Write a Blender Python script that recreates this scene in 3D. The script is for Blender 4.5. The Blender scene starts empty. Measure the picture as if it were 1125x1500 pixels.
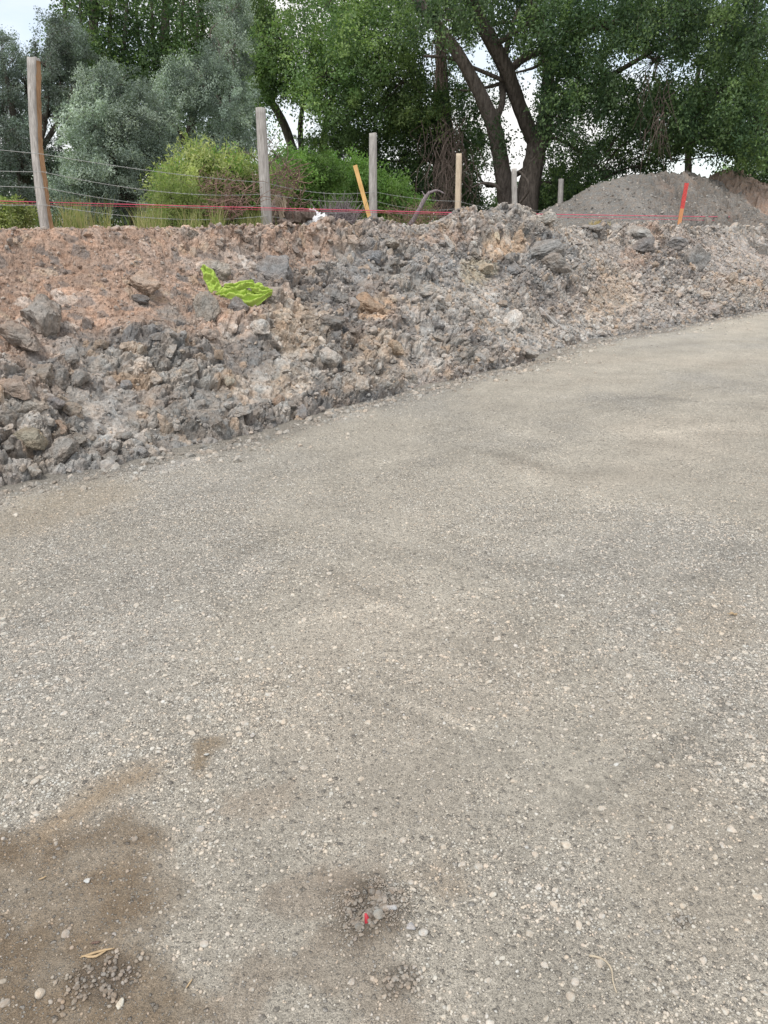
import bpy, bmesh, math
import numpy as np
from mathutils import Vector, Matrix

C = bpy.context.scene.collection
SC = bpy.context.scene
rng = np.random.default_rng(11)

# ------------------------------------------------------------------ camera
EYE = 1.6
PITCH = math.radians(20.33)
F = 1112.0                       # focal length in photo pixels (1125 x 1500)
cam_d = bpy.data.cameras.new('camera')
cam = bpy.data.objects.new('camera', cam_d); C.objects.link(cam)
cam.location = (0, 0, EYE)
cam.rotation_euler = (math.radians(90) - PITCH, 0, 0)
cam_d.sensor_fit = 'VERTICAL'; cam_d.sensor_height = 36.0
cam_d.lens = 36.0 * F / 1500.0
cam_d.clip_start = 0.05; cam_d.clip_end = 2000
SC.camera = cam
SC.render.resolution_x = 768; SC.render.resolution_y = 1024

# ------------------------------------------------------------------ light
SUN_EL, SUN_AZ = math.radians(58), math.radians(-150)   # azimuth clockwise from +Y
w = bpy.data.worlds.new('World'); SC.world = w; w.use_nodes = True
nt = w.node_tree; nt.nodes.clear()
out = nt.nodes.new('ShaderNodeOutputWorld')
sky = nt.nodes.new('ShaderNodeTexSky'); sky.sky_type = 'NISHITA'; sky.sun_disc = False
sky.sun_elevation = SUN_EL; sky.sun_rotation = SUN_AZ
bg1 = nt.nodes.new('ShaderNodeBackground'); bg1.inputs[1].default_value = 0.11
nt.links.new(sky.outputs[0], bg1.inputs[0])
bg2 = nt.nodes.new('ShaderNodeBackground'); bg2.inputs[0].default_value = (1.0, 0.99, 0.978, 1); bg2.inputs[1].default_value = 0.60
tc = nt.nodes.new('ShaderNodeTexCoord'); mp = nt.nodes.new('ShaderNodeMapping'); mp.inputs['Scale'].default_value = (1, 1, 2.5); mp.inputs['Location'].default_value = (.9, .3, .2)
nz = nt.nodes.new('ShaderNodeTexNoise'); nz.inputs['Scale'].default_value = 2.2; nz.inputs['Detail'].default_value = 6
cr = nt.nodes.new('ShaderNodeValToRGB'); cr.color_ramp.elements[0].position = 0.40; cr.color_ramp.elements[0].color = (.45, .45, .45, 1); cr.color_ramp.elements[1].position = 0.56
mx = nt.nodes.new('ShaderNodeMixShader')
nt.links.new(tc.outputs['Generated'], mp.inputs[0]); nt.links.new(mp.outputs[0], nz.inputs['Vector'])
nt.links.new(nz.outputs[0], cr.inputs[0]); nt.links.new(cr.outputs[0], mx.inputs[0])
nt.links.new(bg1.outputs[0], mx.inputs[1]); nt.links.new(bg2.outputs[0], mx.inputs[2]); nt.links.new(mx.outputs[0], out.inputs[0])
sd = bpy.data.lights.new('sun', 'SUN'); sd.energy = 1.5; sd.angle = math.radians(10); sd.color = (1, .96, .9)
so = bpy.data.objects.new('sun', sd); C.objects.link(so)
sdir = Vector((math.sin(SUN_AZ)*math.cos(SUN_EL), math.cos(SUN_AZ)*math.cos(SUN_EL), math.sin(SUN_EL)))
so.rotation_euler = (-sdir).to_track_quat('-Z', 'Y').to_euler()
so.location = (0, 0, 30)
SC.view_settings.view_transform = 'Standard'; SC.view_settings.look = 'None'
SC.view_settings.exposure = 0.98; SC.view_settings.gamma = 1.0
SC.cycles.max_bounces = 6; SC.cycles.diffuse_bounces = 3; SC.cycles.transparent_max_bounces = 8

# ------------------------------------------------------------------ projection helpers
cp, sp = math.cos(PITCH), math.sin(PITCH)
def at(px, py, d):
    """world point seen at photo pixel (px,py), d metres ahead"""
    u = (px - 562.5)/F; v = (750 - py)/F
    ry = cp + v*sp; rz = -sp + v*cp
    return np.array([u*d/ry, d, EYE + rz*d/ry])
def ground_at(px, py, z=0.0):
    u = (px - 562.5)/F; v = (750 - py)/F
    ry = cp + v*sp; rz = -sp + v*cp
    k = (z - EYE)/rz
    return np.array([u*k, ry*k, z])
def project(P):
    P = np.asarray(P); y = P[..., 1]; z = P[..., 2] - EYE
    zc = y*cp - z*sp; yc = z*cp + y*sp
    return 562.5 + F*P[..., 0]/zc, 750 - F*yc/zc, zc

# ------------------------------------------------------------------ noise
def h3(ix, iy, iz, seed):
    with np.errstate(over='ignore'):
        h = (ix.astype(np.int64)*73856093) ^ (iy.astype(np.int64)*19349663) ^ (iz.astype(np.int64)*83492791) ^ (seed*2654435761)
        h = (h ^ (h >> 13)) & 0xffffffff
        h = (h*1274126177) & 0xffffffff
        h = h ^ (h >> 16)
        h = (h*2246822519) & 0xffffffff
        h = h ^ (h >> 15)
    return h.astype(np.float64)/4294967296.0
def vnoise(x, y, z=None, seed=0):
    if z is None: z = np.zeros_like(x) + .37
    xi = np.floor(x); yi = np.floor(y); zi = np.floor(z)
    fx = x-xi; fy = y-yi; fz = z-zi
    fx = fx*fx*(3-2*fx); fy = fy*fy*(3-2*fy); fz = fz*fz*(3-2*fz)
    r = 0
    for a in (0, 1):
        for b in (0, 1):
            for c in (0, 1):
                r = r + h3(xi+a, yi+b, zi+c, seed)*(fx if a else 1-fx)*(fy if b else 1-fy)*(fz if c else 1-fz)
    return r*2-1
def fbm(x, y, z=None, seed=0, oct=4, gain=.5):
    r = 0; a = 1; t = 0
    for o in range(oct):
        r = r + a*vnoise(x, y, z, seed+o*17); t += a; a *= gain
        x = x*2.03+5.1; y = y*2.03+1.7; z = None if z is None else z*2.03+3.3
    return r/t
def worley(x, y, seed=0):
    xi = np.floor(x); yi = np.floor(y)
    f1 = np.full(x.shape, 9.); f2 = np.full(x.shape, 9.); idr = np.zeros(x.shape)
    for a in (-1, 0, 1):
        for b in (-1, 0, 1):
            cx = xi+a; cy = yi+b; zz = np.zeros_like(cx)
            jx = h3(cx, cy, zz, seed); jy = h3(cx, cy, zz+1, seed); r = h3(cx, cy, zz+2, seed)
            d = np.hypot(cx+jx-x, cy+jy-y)
            m = d < f1
            f2 = np.where(m, f1, np.minimum(f2, d)); idr = np.where(m, r, idr); f1 = np.where(m, d, f1)
    return f1, f2, idr
def sstep(a, b, x):
    t = np.clip((x-a)/(b-a), 0, 1); return t*t*(3-2*t)
def in_poly(x, y, poly):
    r = np.zeros(x.shape, bool); n = len(poly)
    for i in range(n):
        x0, y0 = poly[i]; x1, y1 = poly[(i+1) % n]
        if y0 == y1: continue
        c = ((y0 > y) != (y1 > y)) & (x < (x1-x0)*(y-y0)/(y1-y0)+x0)
        r ^= c
    return r
def soft_poly(x, y, poly, warp, wscale, soft, seed=3):
    wx = x + warp*fbm(x*wscale, y*wscale, seed=seed, oct=4); wy = y + warp*fbm(x*wscale, y*wscale, seed=seed+50, oct=4)
    r = 0
    for k in range(10):
        a = k*2.399; q = soft*math.sqrt((k+.5)/10)
        r = r + in_poly(wx+q*math.cos(a), wy+q*math.sin(a), poly)
    return r/10.0
def stroke(x, y, pts, width):
    d = np.full(x.shape, 1e9)
    for (x0, y0), (x1, y1) in zip(pts[:-1], pts[1:]):
        dx, dy = x1-x0, y1-y0; t = np.clip(((x-x0)*dx+(y-y0)*dy)/(dx*dx+dy*dy), 0, 1)
        d = np.minimum(d, np.hypot(x-x0-t*dx, y-y0-t*dy))
    return np.exp(-(d/width)**2)

# ------------------------------------------------------------------ mesh helpers
def new_mesh(name, V, Fc, col=None, smooth=True, extra=None):
    """V (n,3), Fc (m,k) index array; col (n,3) point colours"""
    V = np.asarray(V, np.float32); Fc = np.asarray(Fc, np.int32)
    me = bpy.data.meshes.new(name)
    m, k = Fc.shape
    me.vertices.add(len(V)); me.vertices.foreach_set('co', V.ravel())
    me.loops.add(m*k); me.loops.foreach_set('vertex_index', Fc.ravel())
    me.polygons.add(m)
    me.polygons.foreach_set('loop_start', np.arange(0, m*k, k, dtype=np.int32))
    me.polygons.foreach_set('loop_total', np.full(m, k, np.int32))
    me.polygons.foreach_set('use_smooth', np.full(m, smooth, bool))
    if col is not None:
        a = me.color_attributes.new('col', 'FLOAT_COLOR', 'POINT')
        c4 = np.ones((len(V), 4), np.float32); c4[:, :3] = col
        a.data.foreach_set('color', c4.ravel())
    if extra:
        for kname, arr in extra.items():
            a = me.attributes.new(kname, 'FLOAT', 'POINT'); a.data.foreach_set('value', np.asarray(arr, np.float32).ravel())
    me.update(); return me
def link(name, me, m=None, parent=None, loc=None):
    o = bpy.data.objects.new(name, me); C.objects.link(o)
    if m is not None and me is not None:
        me.materials.clear(); me.materials.append(m)
    if parent is not None: o.parent = parent
    if loc is not None: o.location = loc
    return o
def tag(o, label=None, cat=None, group=None, kind=None):
    if label: o['label'] = label
    if cat: o['category'] = cat
    if group: o['group'] = group
    if kind: o['kind'] = kind
    return o
def empty(name, loc, **k):
    o = bpy.data.objects.new(name, None); C.objects.link(o); o.location = [float(v) for v in loc]; o.empty_display_size = .2
    return tag(o, **k)

class MB:
    """collects quads/tubes into one mesh"""
    def __init__(s): s.V = []; s.Fq = []; s.n = 0; s.col = []
    def add(s, V, Fq, col=None):
        V = np.asarray(V, float); s.V.append(V); s.Fq.append(np.asarray(Fq)+s.n); s.n += len(V)
        if col is not None:
            c = np.asarray(col, float); s.col.append(np.tile(c, (len(V), 1)) if c.ndim == 1 else c)
    def tube(s, P, R, n=8, rough=0., col=None, cap=True, seed=0):
        P = np.asarray(P, float); K = len(P); R = np.broadcast_to(np.asarray(R, float), (K,))
        T = np.gradient(P, axis=0); T /= np.linalg.norm(T, axis=1)[:, None]+1e-9
        up = np.array([0.13, 0.91, 0.4]) if abs(T[0] @ np.array([0.13, .91, .4])) < .9 else np.array([1., 0, 0])
        A = np.cross(T, up); A /= np.linalg.norm(A, axis=1)[:, None]+1e-9; B = np.cross(T, A)
        th = np.arange(n)*2*math.pi/n
        rr = np.ones((K, n))
        if rough:
            rg = np.random.default_rng(seed); rr += rough*(rg.random((1, n))-.5)*1.4 + rough*(rg.random((K, n))-.5)
        V = P[:, None, :] + (A[:, None, :]*np.cos(th)[None, :, None] + B[:, None, :]*np.sin(th)[None, :, None])*(R[:, None]*rr)[:, :, None]
        V = V.reshape(-1, 3); Fq = []
        for i in range(K-1):
            for j in range(n):
                a = i*n+j; b = i*n+(j+1) % n; Fq.append((a, b, b+n, a+n))
        if cap:
            V = np.vstack([V, P[0], P[-1]]); c0, c1 = K*n, K*n+1
            for j in range(0, n, 2):
                Fq.append((c0, (j+2) % n, (j+1) % n, j)); o = (K-1)*n; Fq.append((c1, o+j, o+(j+1) % n, o+(j+2) % n))
        s.add(V, Fq, col)
    def mesh(s, name, smooth=True):
        V = np.vstack(s.V); Fq = np.vstack(s.Fq); col = np.vstack(s.col) if s.col else None
        return new_mesh(name, V, Fq, col, smooth)

def spline(pts, n):
    """Catmull-Rom through pts (k,m) -> (n,m)"""
    P = np.asarray(pts, float)
    if len(P) == 2: 
        t = np.linspace(0, 1, n)[:, None]; return P[0]*(1-t)+P[1]*t
    Q = np.vstack([2*P[0]-P[1], P, 2*P[-1]-P[-2]])
    t = np.linspace(0, len(P)-1-1e-9, n); i = t.astype(int); f = (t-i)[:, None]
    a, b, c, d = Q[i], Q[i+1], Q[i+2], Q[i+3]
    return .5*((2*b)+(-a+c)*f+(2*a-5*b+4*c-d)*f*f+(-a+3*b-3*c+d)*f**3)

def ico(sub):
    bm = bmesh.new(); bmesh.ops.create_icosphere(bm, subdivisions=sub, radius=1)
    V = np.array([v.co[:] for v in bm.verts]); Fc = np.array([[v.index for v in f.verts] for f in bm.faces]); bm.free()
    return V, Fc
ICO = {s: ico(s) for s in (1, 2, 3, 4)}
def rock(sub, seed, cuts=10, rough=.08, flat=.75, round_=False, crag=0.):
    r = np.random.default_rng(seed); V = ICO[sub][0].copy()
    if not round_:
        for k in range(cuts):
            d = r.normal(size=3); d /= np.linalg.norm(d); h = r.uniform(.5, .85)
            s = V @ d; V -= np.maximum(0, s-h)[:, None]*d*.96
    if rough:
        D = ICO[sub][0]
        n = fbm(V[:, 0]*1.7+seed, V[:, 1]*1.7, V[:, 2]*1.7, seed=seed, oct=4 if sub > 2 else 2, gain=.6)
        V = V + D*(n*rough*2)[:, None]
        if crag:
            n = np.abs(fbm(V[:, 0]*3.1+seed, V[:, 1]*3.1, V[:, 2]*3.1, seed=seed+5, oct=3, gain=.6)); V = V - D*(crag*(1-sstep(0, .25, n)))[:, None]
    V = V*np.array([r.uniform(.85, 1.15), r.uniform(.7, 1.0), flat*r.uniform(.75, 1.1)])
    return V/np.abs(V).max()
def randrot(n, r, tilt=math.pi):
    """random rotation matrices (n,3,3): spin about z then tilt"""
    a = r.uniform(0, 2*math.pi, n); t = r.normal(0, 1, n)*tilt/2; b = r.uniform(0, 2*math.pi, n)
    def Rz(a):
        c, s = np.cos(a), np.sin(a); M = np.zeros((n, 3, 3)); M[:, 0, 0] = c; M[:, 0, 1] = -s; M[:, 1, 0] = s; M[:, 1, 1] = c; M[:, 2, 2] = 1; return M
    def Rx(a):
        c, s = np.cos(a), np.sin(a); M = np.zeros((n, 3, 3)); M[:, 1, 1] = c; M[:, 1, 2] = -s; M[:, 2, 1] = s; M[:, 2, 2] = c; M[:, 0, 0] = 1; return M
    return Rz(b) @ Rx(t) @ Rz(a)
def scatter_mesh(name, variants, Fc, pos, size, R, col, rr, smooth=True):
    n = len(pos); K = len(variants); idx = rr.integers(0, K, n); Vs = np.stack(variants)[idx]     # n,V,3
    nv = Vs.shape[1]
    W = np.einsum('nij,nvj->nvi', R, Vs)*size[:, None, None] + pos[:, None, :]
    FF = (Fc[None]+(np.arange(n)*nv)[:, None, None]).reshape(-1, Fc.shape[1])
    return new_mesh(name, W.reshape(-1, 3), FF, np.repeat(col, nv, axis=0), smooth)

# ------------------------------------------------------------------ materials
def mat_base(name, rough=.95, spec=.2):
    m = bpy.data.materials.new(name); m.use_nodes = True; t = m.node_tree; b = t.nodes['Principled BSDF']
    b.inputs['Roughness'].default_value = rough; b.inputs['Specular IOR Level'].default_value = spec
    return m, t, b
def node(t, ty, **k):
    n = t.nodes.new(ty)
    for a, v in k.items():
        if a in n.inputs: n.inputs[a].default_value = v
        else: setattr(n, a, v)
    return n
def coords(t, kind='Object'):
    return node(t, 'ShaderNodeTexCoord').outputs[kind]
def noise(t, vec, scale, detail=4, rough=.6):
    n = node(t, 'ShaderNodeTexNoise'); n.inputs['Scale'].default_value = scale; n.inputs['Detail'].default_value = detail; n.inputs['Roughness'].default_value = rough
    t.links.new(vec, n.inputs['Vector']); return n.outputs[0]
def ramp(t, fac, stops):
    r = node(t, 'ShaderNodeValToRGB'); e = r.color_ramp.elements
    while len(e) < len(stops): e.new(.5)
    for k, (p, c) in enumerate(stops):
        e[k].position = p; e[k].color = (*c, 1) if not np.isscalar(c) else (c, c, c, 1)
    t.links.new(fac, r.inputs[0]); return r.outputs[0]
def mul(t, a, b):
    n = node(t, 'ShaderNodeMix', data_type='RGBA', blend_type='MULTIPLY'); n.inputs[0].default_value = 1
    for s, i in ((a, 6), (b, 7)):
        if isinstance(s, tuple): n.inputs[i].default_value = (*s, 1)
        else: t.links.new(s, n.inputs[i])
    return n.outputs[2]
def mixc(t, fac, a, b):
    n = node(t, 'ShaderNodeMix', data_type='RGBA')
    if isinstance(fac, float): n.inputs[0].default_value = fac
    else: t.links.new(fac, n.inputs[0])
    for s, i in ((a, 6), (b, 7)):
        if isinstance(s, tuple): n.inputs[i].default_value = (*s, 1)
        else: t.links.new(s, n.inputs[i])
    return n.outputs[2]
def math_(t, op, a, b=None, c=None):
    n = node(t, 'ShaderNodeMath', operation=op)
    for i, v in enumerate((a, b, c)):
        if v is None: continue
        if isinstance(v, (int, float)): n.inputs[i].default_value = v
        else: t.links.new(v, n.inputs[i])
    return n.outputs[0]
def bump(t, b, height, strength=.5, dist=.01):
    n = node(t, 'ShaderNodeBump'); n.inputs['Strength'].default_value = strength; n.inputs['Distance'].default_value = dist
    t.links.new(height, n.inputs['Height']); t.links.new(n.outputs[0], b.inputs['Normal'])
def attr(t, name): 
    n = node(t, 'ShaderNodeAttribute', attribute_name=name); return n

def earth_mat(name, s1=30, s2=120, bstr=.8, bd=.012, var=(.72, 1.22), src='col'):
    m, t, b = mat_base(name)
    co = coords(t)
    if src == 'col': base = attr(t, 'col').outputs['Color']
    else: base = node(t, 'ShaderNodeObjectInfo').outputs['Color']
    n1 = noise(t, co, s1, 5, .65); n2 = noise(t, co, s2, 4, .7)
    c = mul(t, base, ramp(t, n1, [(.3, var[0]), (.7, var[1])]))
    c = mul(t, c, ramp(t, n2, [(.3, .8), (.7, 1.2)]))
    # pale dust and rusty crumbs of the soil itself
    n3 = noise(t, co, s1*.33, 3)
    c = mul(t, c, ramp(t, n3, [(.35, (1.08, .99, .92)), (.62, (.96, 1.0, 1.03))]))
    t.links.new(c, b.inputs['Base Color'])
    hgt = math_(t, 'ADD', math_(t, 'MULTIPLY', n1, .6), math_(t, 'MULTIPLY', n2, .4))
    bump(t, b, hgt, bstr, bd)
    return m
M_BANK = earth_mat('bank_earth', 26, 110, 1.0, .03, (.6, 1.35))
M_CLOD = earth_mat('clod_earth', 28, 100, .9, .02, (.65, 1.3))
M_ROCK = earth_mat('rock_stone', 3.2, 13, .8, .07, (.7, 1.3), src='obj')
M_PEB = earth_mat('pebble_stone', 90, 400, .35, .002, (.85, 1.15))
M_PEBO = earth_mat('pebble_stone_single', 2, 8, .35, .03, (.85, 1.15), src='obj')

def road_mat():
    m, t, b = mat_base('compacted_gravel', .93, .25)
    co = coords(t); base = attr(t, 'col').outputs['Color']; g = attr(t, 'gravel').outputs['Fac']
    sep = node(t, 'ShaderNodeMapping'); sep.inputs['Scale'].default_value = (1, 1, .2); t.links.new(co, sep.inputs[0]); co2 = sep.outputs[0]
    wv = node(t, 'ShaderNodeTexNoise'); wv.inputs['Scale'].default_value = 60; t.links.new(co2, wv.inputs['Vector'])
    wmix = node(t, 'ShaderNodeMix', data_type='RGBA', blend_type='LINEAR_LIGHT'); wmix.inputs[0].default_value = .006
    t.links.new(co2, wmix.inputs[6]); t.links.new(wv.outputs['Color'], wmix.inputs[7]); co3 = wmix.outputs[2]
    col = base; hsum = None
    col = mul(t, col, ramp(t, noise(t, co, 2.3, 5), [(.3, .88), (.7, 1.1)]))
    col = mul(t, col, ramp(t, noise(t, co, 260, 4, .75), [(.32, .5), (.68, 1.45)]))
    col = mul(t, col, ramp(t, noise(t, co, 45, 5, .7), [(.3, .74), (.7, 1.24)]))
    for (sc, lo, amt, hh) in ((330, .34, .75, .35), (150, .36, .75, .6), (75, .32, .62, .9), (38, .22, .45, 1.0)):
        v = node(t, 'ShaderNodeTexVoronoi'); v.inputs['Scale'].default_value = sc; v.inputs['Randomness'].default_value = 1
        t.links.new(co3, v.inputs['Vector'])
        sepc = node(t, 'ShaderNodeSeparateColor'); t.links.new(v.outputs['Color'], sepc.inputs[0])
        # which cells hold a stone
        thr = math_(t, 'LESS_THAN', sepc.outputs[0], math_(t, 'MULTIPLY_ADD', g, .62, .16 if sc > 100 else .05))
        rad = math_(t, 'MULTIPLY_ADD', sepc.outputs[1], .22, lo-.1)
        d = math_(t, 'DIVIDE', v.outputs['Distance'], rad)
        ms = node(t, 'ShaderNodeMapRange'); ms.inputs[1].default_value = 1.1; ms.inputs[2].default_value = .8
        t.links.new(d, ms.inputs[0])
        mask = math_(t, 'MULTIPLY', math_(t, 'MULTIPLY', ms.outputs[0], thr), amt)
        stone = ramp(t, sepc.outputs[2], [(0, (.25, .24, .225)), (.25, (.35, .33, .295)), (.5, (.42, .40, .355)), (.75, (.47, .455, .42)), (1, (.58, .57, .54))])
        # crevice shade painted into the colour as a darker ring round each stone
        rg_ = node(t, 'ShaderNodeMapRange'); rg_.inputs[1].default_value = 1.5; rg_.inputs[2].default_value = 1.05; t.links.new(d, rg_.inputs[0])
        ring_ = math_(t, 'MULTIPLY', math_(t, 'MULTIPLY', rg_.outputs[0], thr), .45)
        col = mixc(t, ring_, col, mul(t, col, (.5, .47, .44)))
        col = mixc(t, mask, col, stone)
        dome = math_(t, 'MULTIPLY', math_(t, 'MULTIPLY', math_(t, 'SQRT', math_(t, 'MAXIMUM', math_(t, 'SUBTRACT', 1.0, math_(t, 'MULTIPLY', d, d)), 0.0)), thr), hh)
        hsum = dome if hsum is None else math_(t, 'ADD', hsum, dome)
    hsum = math_(t, 'ADD', hsum, math_(t, 'MULTIPLY', noise(t, co, 260, 4, .7), .7))
    hsum = math_(t, 'ADD', hsum, math_(t, 'MULTIPLY', noise(t, co, 60, 4, .7), 1.2))
    t.links.new(col, b.inputs['Base Color']); bump(t, b, hsum, 1.0, .012)
    return m
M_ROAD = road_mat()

def leaf_mat(name, trans=.42, rough=.6):
    m, t, b = mat_base(name, rough, .3)
    c = attr(t, 'col').outputs['Color']; t.links.new(c, b.inputs['Base Color'])
    tr = node(t, 'ShaderNodeBsdfTranslucent'); t.links.new(mul(t, c, (1.2, 1.35, .7)), tr.inputs[0])
    mxs = node(t, 'ShaderNodeMixShader'); mxs.inputs[0].default_value = trans
    t.links.new(b.outputs[0], mxs.inputs[1]); t.links.new(tr.outputs[0], mxs.inputs[2])
    o = [n for n in t.nodes if n.type == 'OUTPUT_MATERIAL'][0]; t.links.new(mxs.outputs[0], o.inputs[0])
    return m
M_LEAF = leaf_mat('leaf_green'); M_SILVER = leaf_mat('leaf_silver', .25, .7); M_GRASS = leaf_mat('grass_blade', .3)
def bark_mat(name, c1, c2, sc=14):
    m, t, b = mat_base(name); co = coords(t)
    mp = node(t, 'ShaderNodeMapping'); mp.inputs['Scale'].default_value = (1, 1, .18); t.links.new(co, mp.inputs[0])
    n1 = noise(t, mp.outputs[0], sc, 6, .7); t.links.new(ramp(t, n1, [(.32, c1), (.68, c2)]), b.inputs['Base Color']); bump(t, b, n1, 1, .06)
    return m
M_BARK = bark_mat('rough_bark', (.05, .042, .037), (.2, .172, .15))
M_TWIG = bark_mat('dead_twigs', (.1, .075, .06), (.3, .24, .21), 30)
M_TWIGP = bark_mat('purple_grey_twigs', (.16, .13, .14), (.42, .37, .38), 30)
M_TWIGR = bark_mat('red_brown_twigs', (.15, .095, .075), (.38, .26, .21), 30)
def wood_mat(name, c1, c2, sc=20, zs=.06, knots=True):
    m, t, b = mat_base(name, .9); co = coords(t)
    mp = node(t, 'ShaderNodeMapping'); mp.inputs['Scale'].default_value = (1, 1, zs); t.links.new(co, mp.inputs[0])
    n1 = noise(t, mp.outputs[0], sc*4, 5, .7); n2 = noise(t, co, 3.5, 4)
    c = ramp(t, n1, [(.3, c1), (.7, c2)]); c = mul(t, c, ramp(t, n2, [(.3, .8), (.7, 1.15)]))
    t.links.new(c, b.inputs['Base Color']); bump(t, b, n1, .5, .008); return m
M_POST = wood_mat('weathered_grey_wood', (.20, .185, .17), (.52, .50, .475))
M_SPLIT = wood_mat('exposed_orange_wood', (.20, .115, .06), (.46, .29, .17))
M_PALE = wood_mat('pale_split_wood', (.4, .32, .23), (.66, .56, .44))
M_LATH = wood_mat('new_pine_lath', (.55, .33, .12), (.78, .52, .24))
def plain(name, c, rough=.7, nscale=12, var=.18, spec=.3):
    m, t, b = mat_base(name, rough, spec); co = coords(t)
    n = noise(t, co, nscale, 4); t.links.new(mul(t, tuple(c), ramp(t, n, [(.3, 1-var), (.7, 1+var)])), b.inputs['Base Color'])
    return m
M_RED = plain('red_marking_paint', (.5, .07, .065), .75, 40, .3)
M_STRING = plain('pink_mason_string', (.72, .12, .20), .6, 60, .08)
M_WIRE = plain('galvanised_wire', (.42, .44, .43), .5, 60); 
M_WHITE = plain('white_plastic', (.75, .75, .77), .45, 30, .1)
M_REDP = plain('red_plastic', (.42, .035, .05), .5, 60, .25)
M_LATHO = wood_mat('orange_sprayed_lath', (.5, .2, .09), (.66, .36, .18))
M_FAR = plain('far_soil', (.18, .16, .12), .95, .5)

# ------------------------------------------------------------------ bank frame (foot line at about 41 degrees)
AZ = math.radians(41); U = np.array([math.sin(AZ), math.cos(AZ)]); N = np.array([-math.cos(AZ), math.sin(AZ)]); O = np.array([0., 7.46])
foot_px = [(-60, 740), (0, 726), (60, 713), (130, 699), (200, 685), (260, 668), (330, 652), (390, 640), (440, 624), (500, 603), (560, 590), (640, 568), (730, 546), (790, 531), (830, 512), (900, 497), (1000, 479), (1125, 455)]
fs, ft = [], []
for p in foot_px:
    q = ground_at(*p)[:2]-O; fs.append(q @ U); ft.append(q @ N)
fs = np.array([-12] + fs + [40]); ft = np.array([ft[0]+.2] + ft + [ft[-1]+1.0])
_sg = np.linspace(-12, 40, 2000); _tg = np.interp(_sg, fs, ft); _k = np.hanning(13); _k /= _k.sum(); _tg = np.convolve(np.pad(_tg, 6, 'edge'), _k, 'valid')
def foot(s): return np.interp(s, _sg, _tg)
HB = 1.68
def width(s): return 2.45 + .18*vnoise(s*.7, s*0, seed=4) - .3*sstep(9, 15, s)
def xy(s, t):
    tt = foot(s)+t
    return O[0]+s*U[0]+tt*N[0], O[1]+s*U[1]+tt*N[1]
def inv_xy(x, y):
    s = (x-O[0])*U[0]+(y-O[1])*U[1]; t = (x-O[0])*N[0]+(y-O[1])*N[1]-foot(s); return s, t
def s_at(px, t, z):
    s = np.linspace(-8, 30, 3000); x, y = xy(s, t); q, _, _ = project(np.stack([x, y, np.full_like(x, z)], -1))
    return float(np.interp(px, q, s))
S_H0, S_H1 = s_at(640, 2.6, 1.8), s_at(790, 2.6, 1.8)      # clod heap on the crest
S_POST1 = s_at(72, 2.5, 1.6); S_CLOTH = s_at(350, 1.6, 1.0); S_DIRT = s_at(165, .62, .4)
def bank_z(s, t):
    W = width(s); u = t/W
    lip = 1-sstep(S_POST1+3.2, S_POST1+4.4, s)
    z = 1.60*(np.clip(u, 0, 1)**1.1) + .0*s
    z = np.where(u < 0, .12*t, z)                       # tucks under the pad in front of the toe
    z = z + (HB-1.60)*(lip*sstep(.86, 1.0, u) + (1-lip)*sstep(.8, 1.05, u))
    z = z + .012*np.clip(t-W, 0, 4)*0
    z = z + .27*sstep(S_H0-.1, S_H0+.5, s)*(1-sstep(S_H1-.5, S_H1+.3, s))*np.exp(-((t-W-.15)/.55)**2)
    z = z - .05*np.exp(-((t-W-1.5)/.8)**2)
    return z
DK = (.16, .157, .156); BL = (.25, .248, .246); TN = (.40, .325, .25); OR = (.42, .31, .215); YL = (.43, .38, .28); PG = (.375, .36, .338); BR = (.30, .225, .18); PKG = (.36, .332, .308)
PATCHES_B = [(205, 495, 55, 20, DK, .7, 0), (350, 512, 62, 24, DK, .6, 0), (500, 430, 55, 60, DK, .55, 0), (640, 395, 60, 30, BL, .7, 0), (725, 392, 32, 14, DK, .8, 0), (800, 385, 60, 36, BL, .7, 0), (990, 385, 70, 34, DK, .55, 0), (545, 375, 40, 30, BL, .7, 0), (400, 400, 40, 22, DK, .55, 0),
             (440, 470, 50, 50, TN, .7, .4), (548, 455, 30, 24, OR, .75, .5), (738, 362, 36, 20, OR, .75, .5), (700, 395, 26, 26, YL, .6, 0), (900, 440, 40, 46, TN, .55, .5), (440, 362, 62, 24, BR, .75, .7), (195, 545, 42, 20, OR, .6, .3), (540, 520, 40, 30, TN, .5, .2), (420, 560, 40, 26, TN, .5, .3), (560, 560, 46, 14, TN, .4, .2),
             (165, 605, 58, 44, PG, .85, 1.0), (250, 640, 60, 16, PG, .6, .8), (1060, 370, 70, 34, PKG, .8, .8), (640, 345, 60, 10, BR, .6, .5), (860, 480, 60, 26, PG, .6, .7), (770, 500, 50, 22, PG, .6, .6), (700, 450, 50, 40, PG, .5, .2), (110, 400, 120, 30, BR, .25, .3), (960, 460, 60, 20, PKG, .6, .6), (300, 590, 40, 24, PG, .5, .5), (60, 575, 50, 20, BR, .4, 0), (640, 470, 40, 30, PG, .5, .1), (930, 380, 26, 22, BR, .6, .4)]
def patch_mask(s, t, cx, cy, rx, ry):
    x, y = xy(s, t); qx, qy, _ = project(np.stack([x, y, bank_z(s, t)], -1))
    wv = fbm(s*3.1, t*3.9, seed=int(cx*7+cy), oct=4)*1.1
    return 1-sstep(.65, 1.15, np.hypot((qx-cx)/rx, (qy-cy)/ry)+wv*.5)
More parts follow.
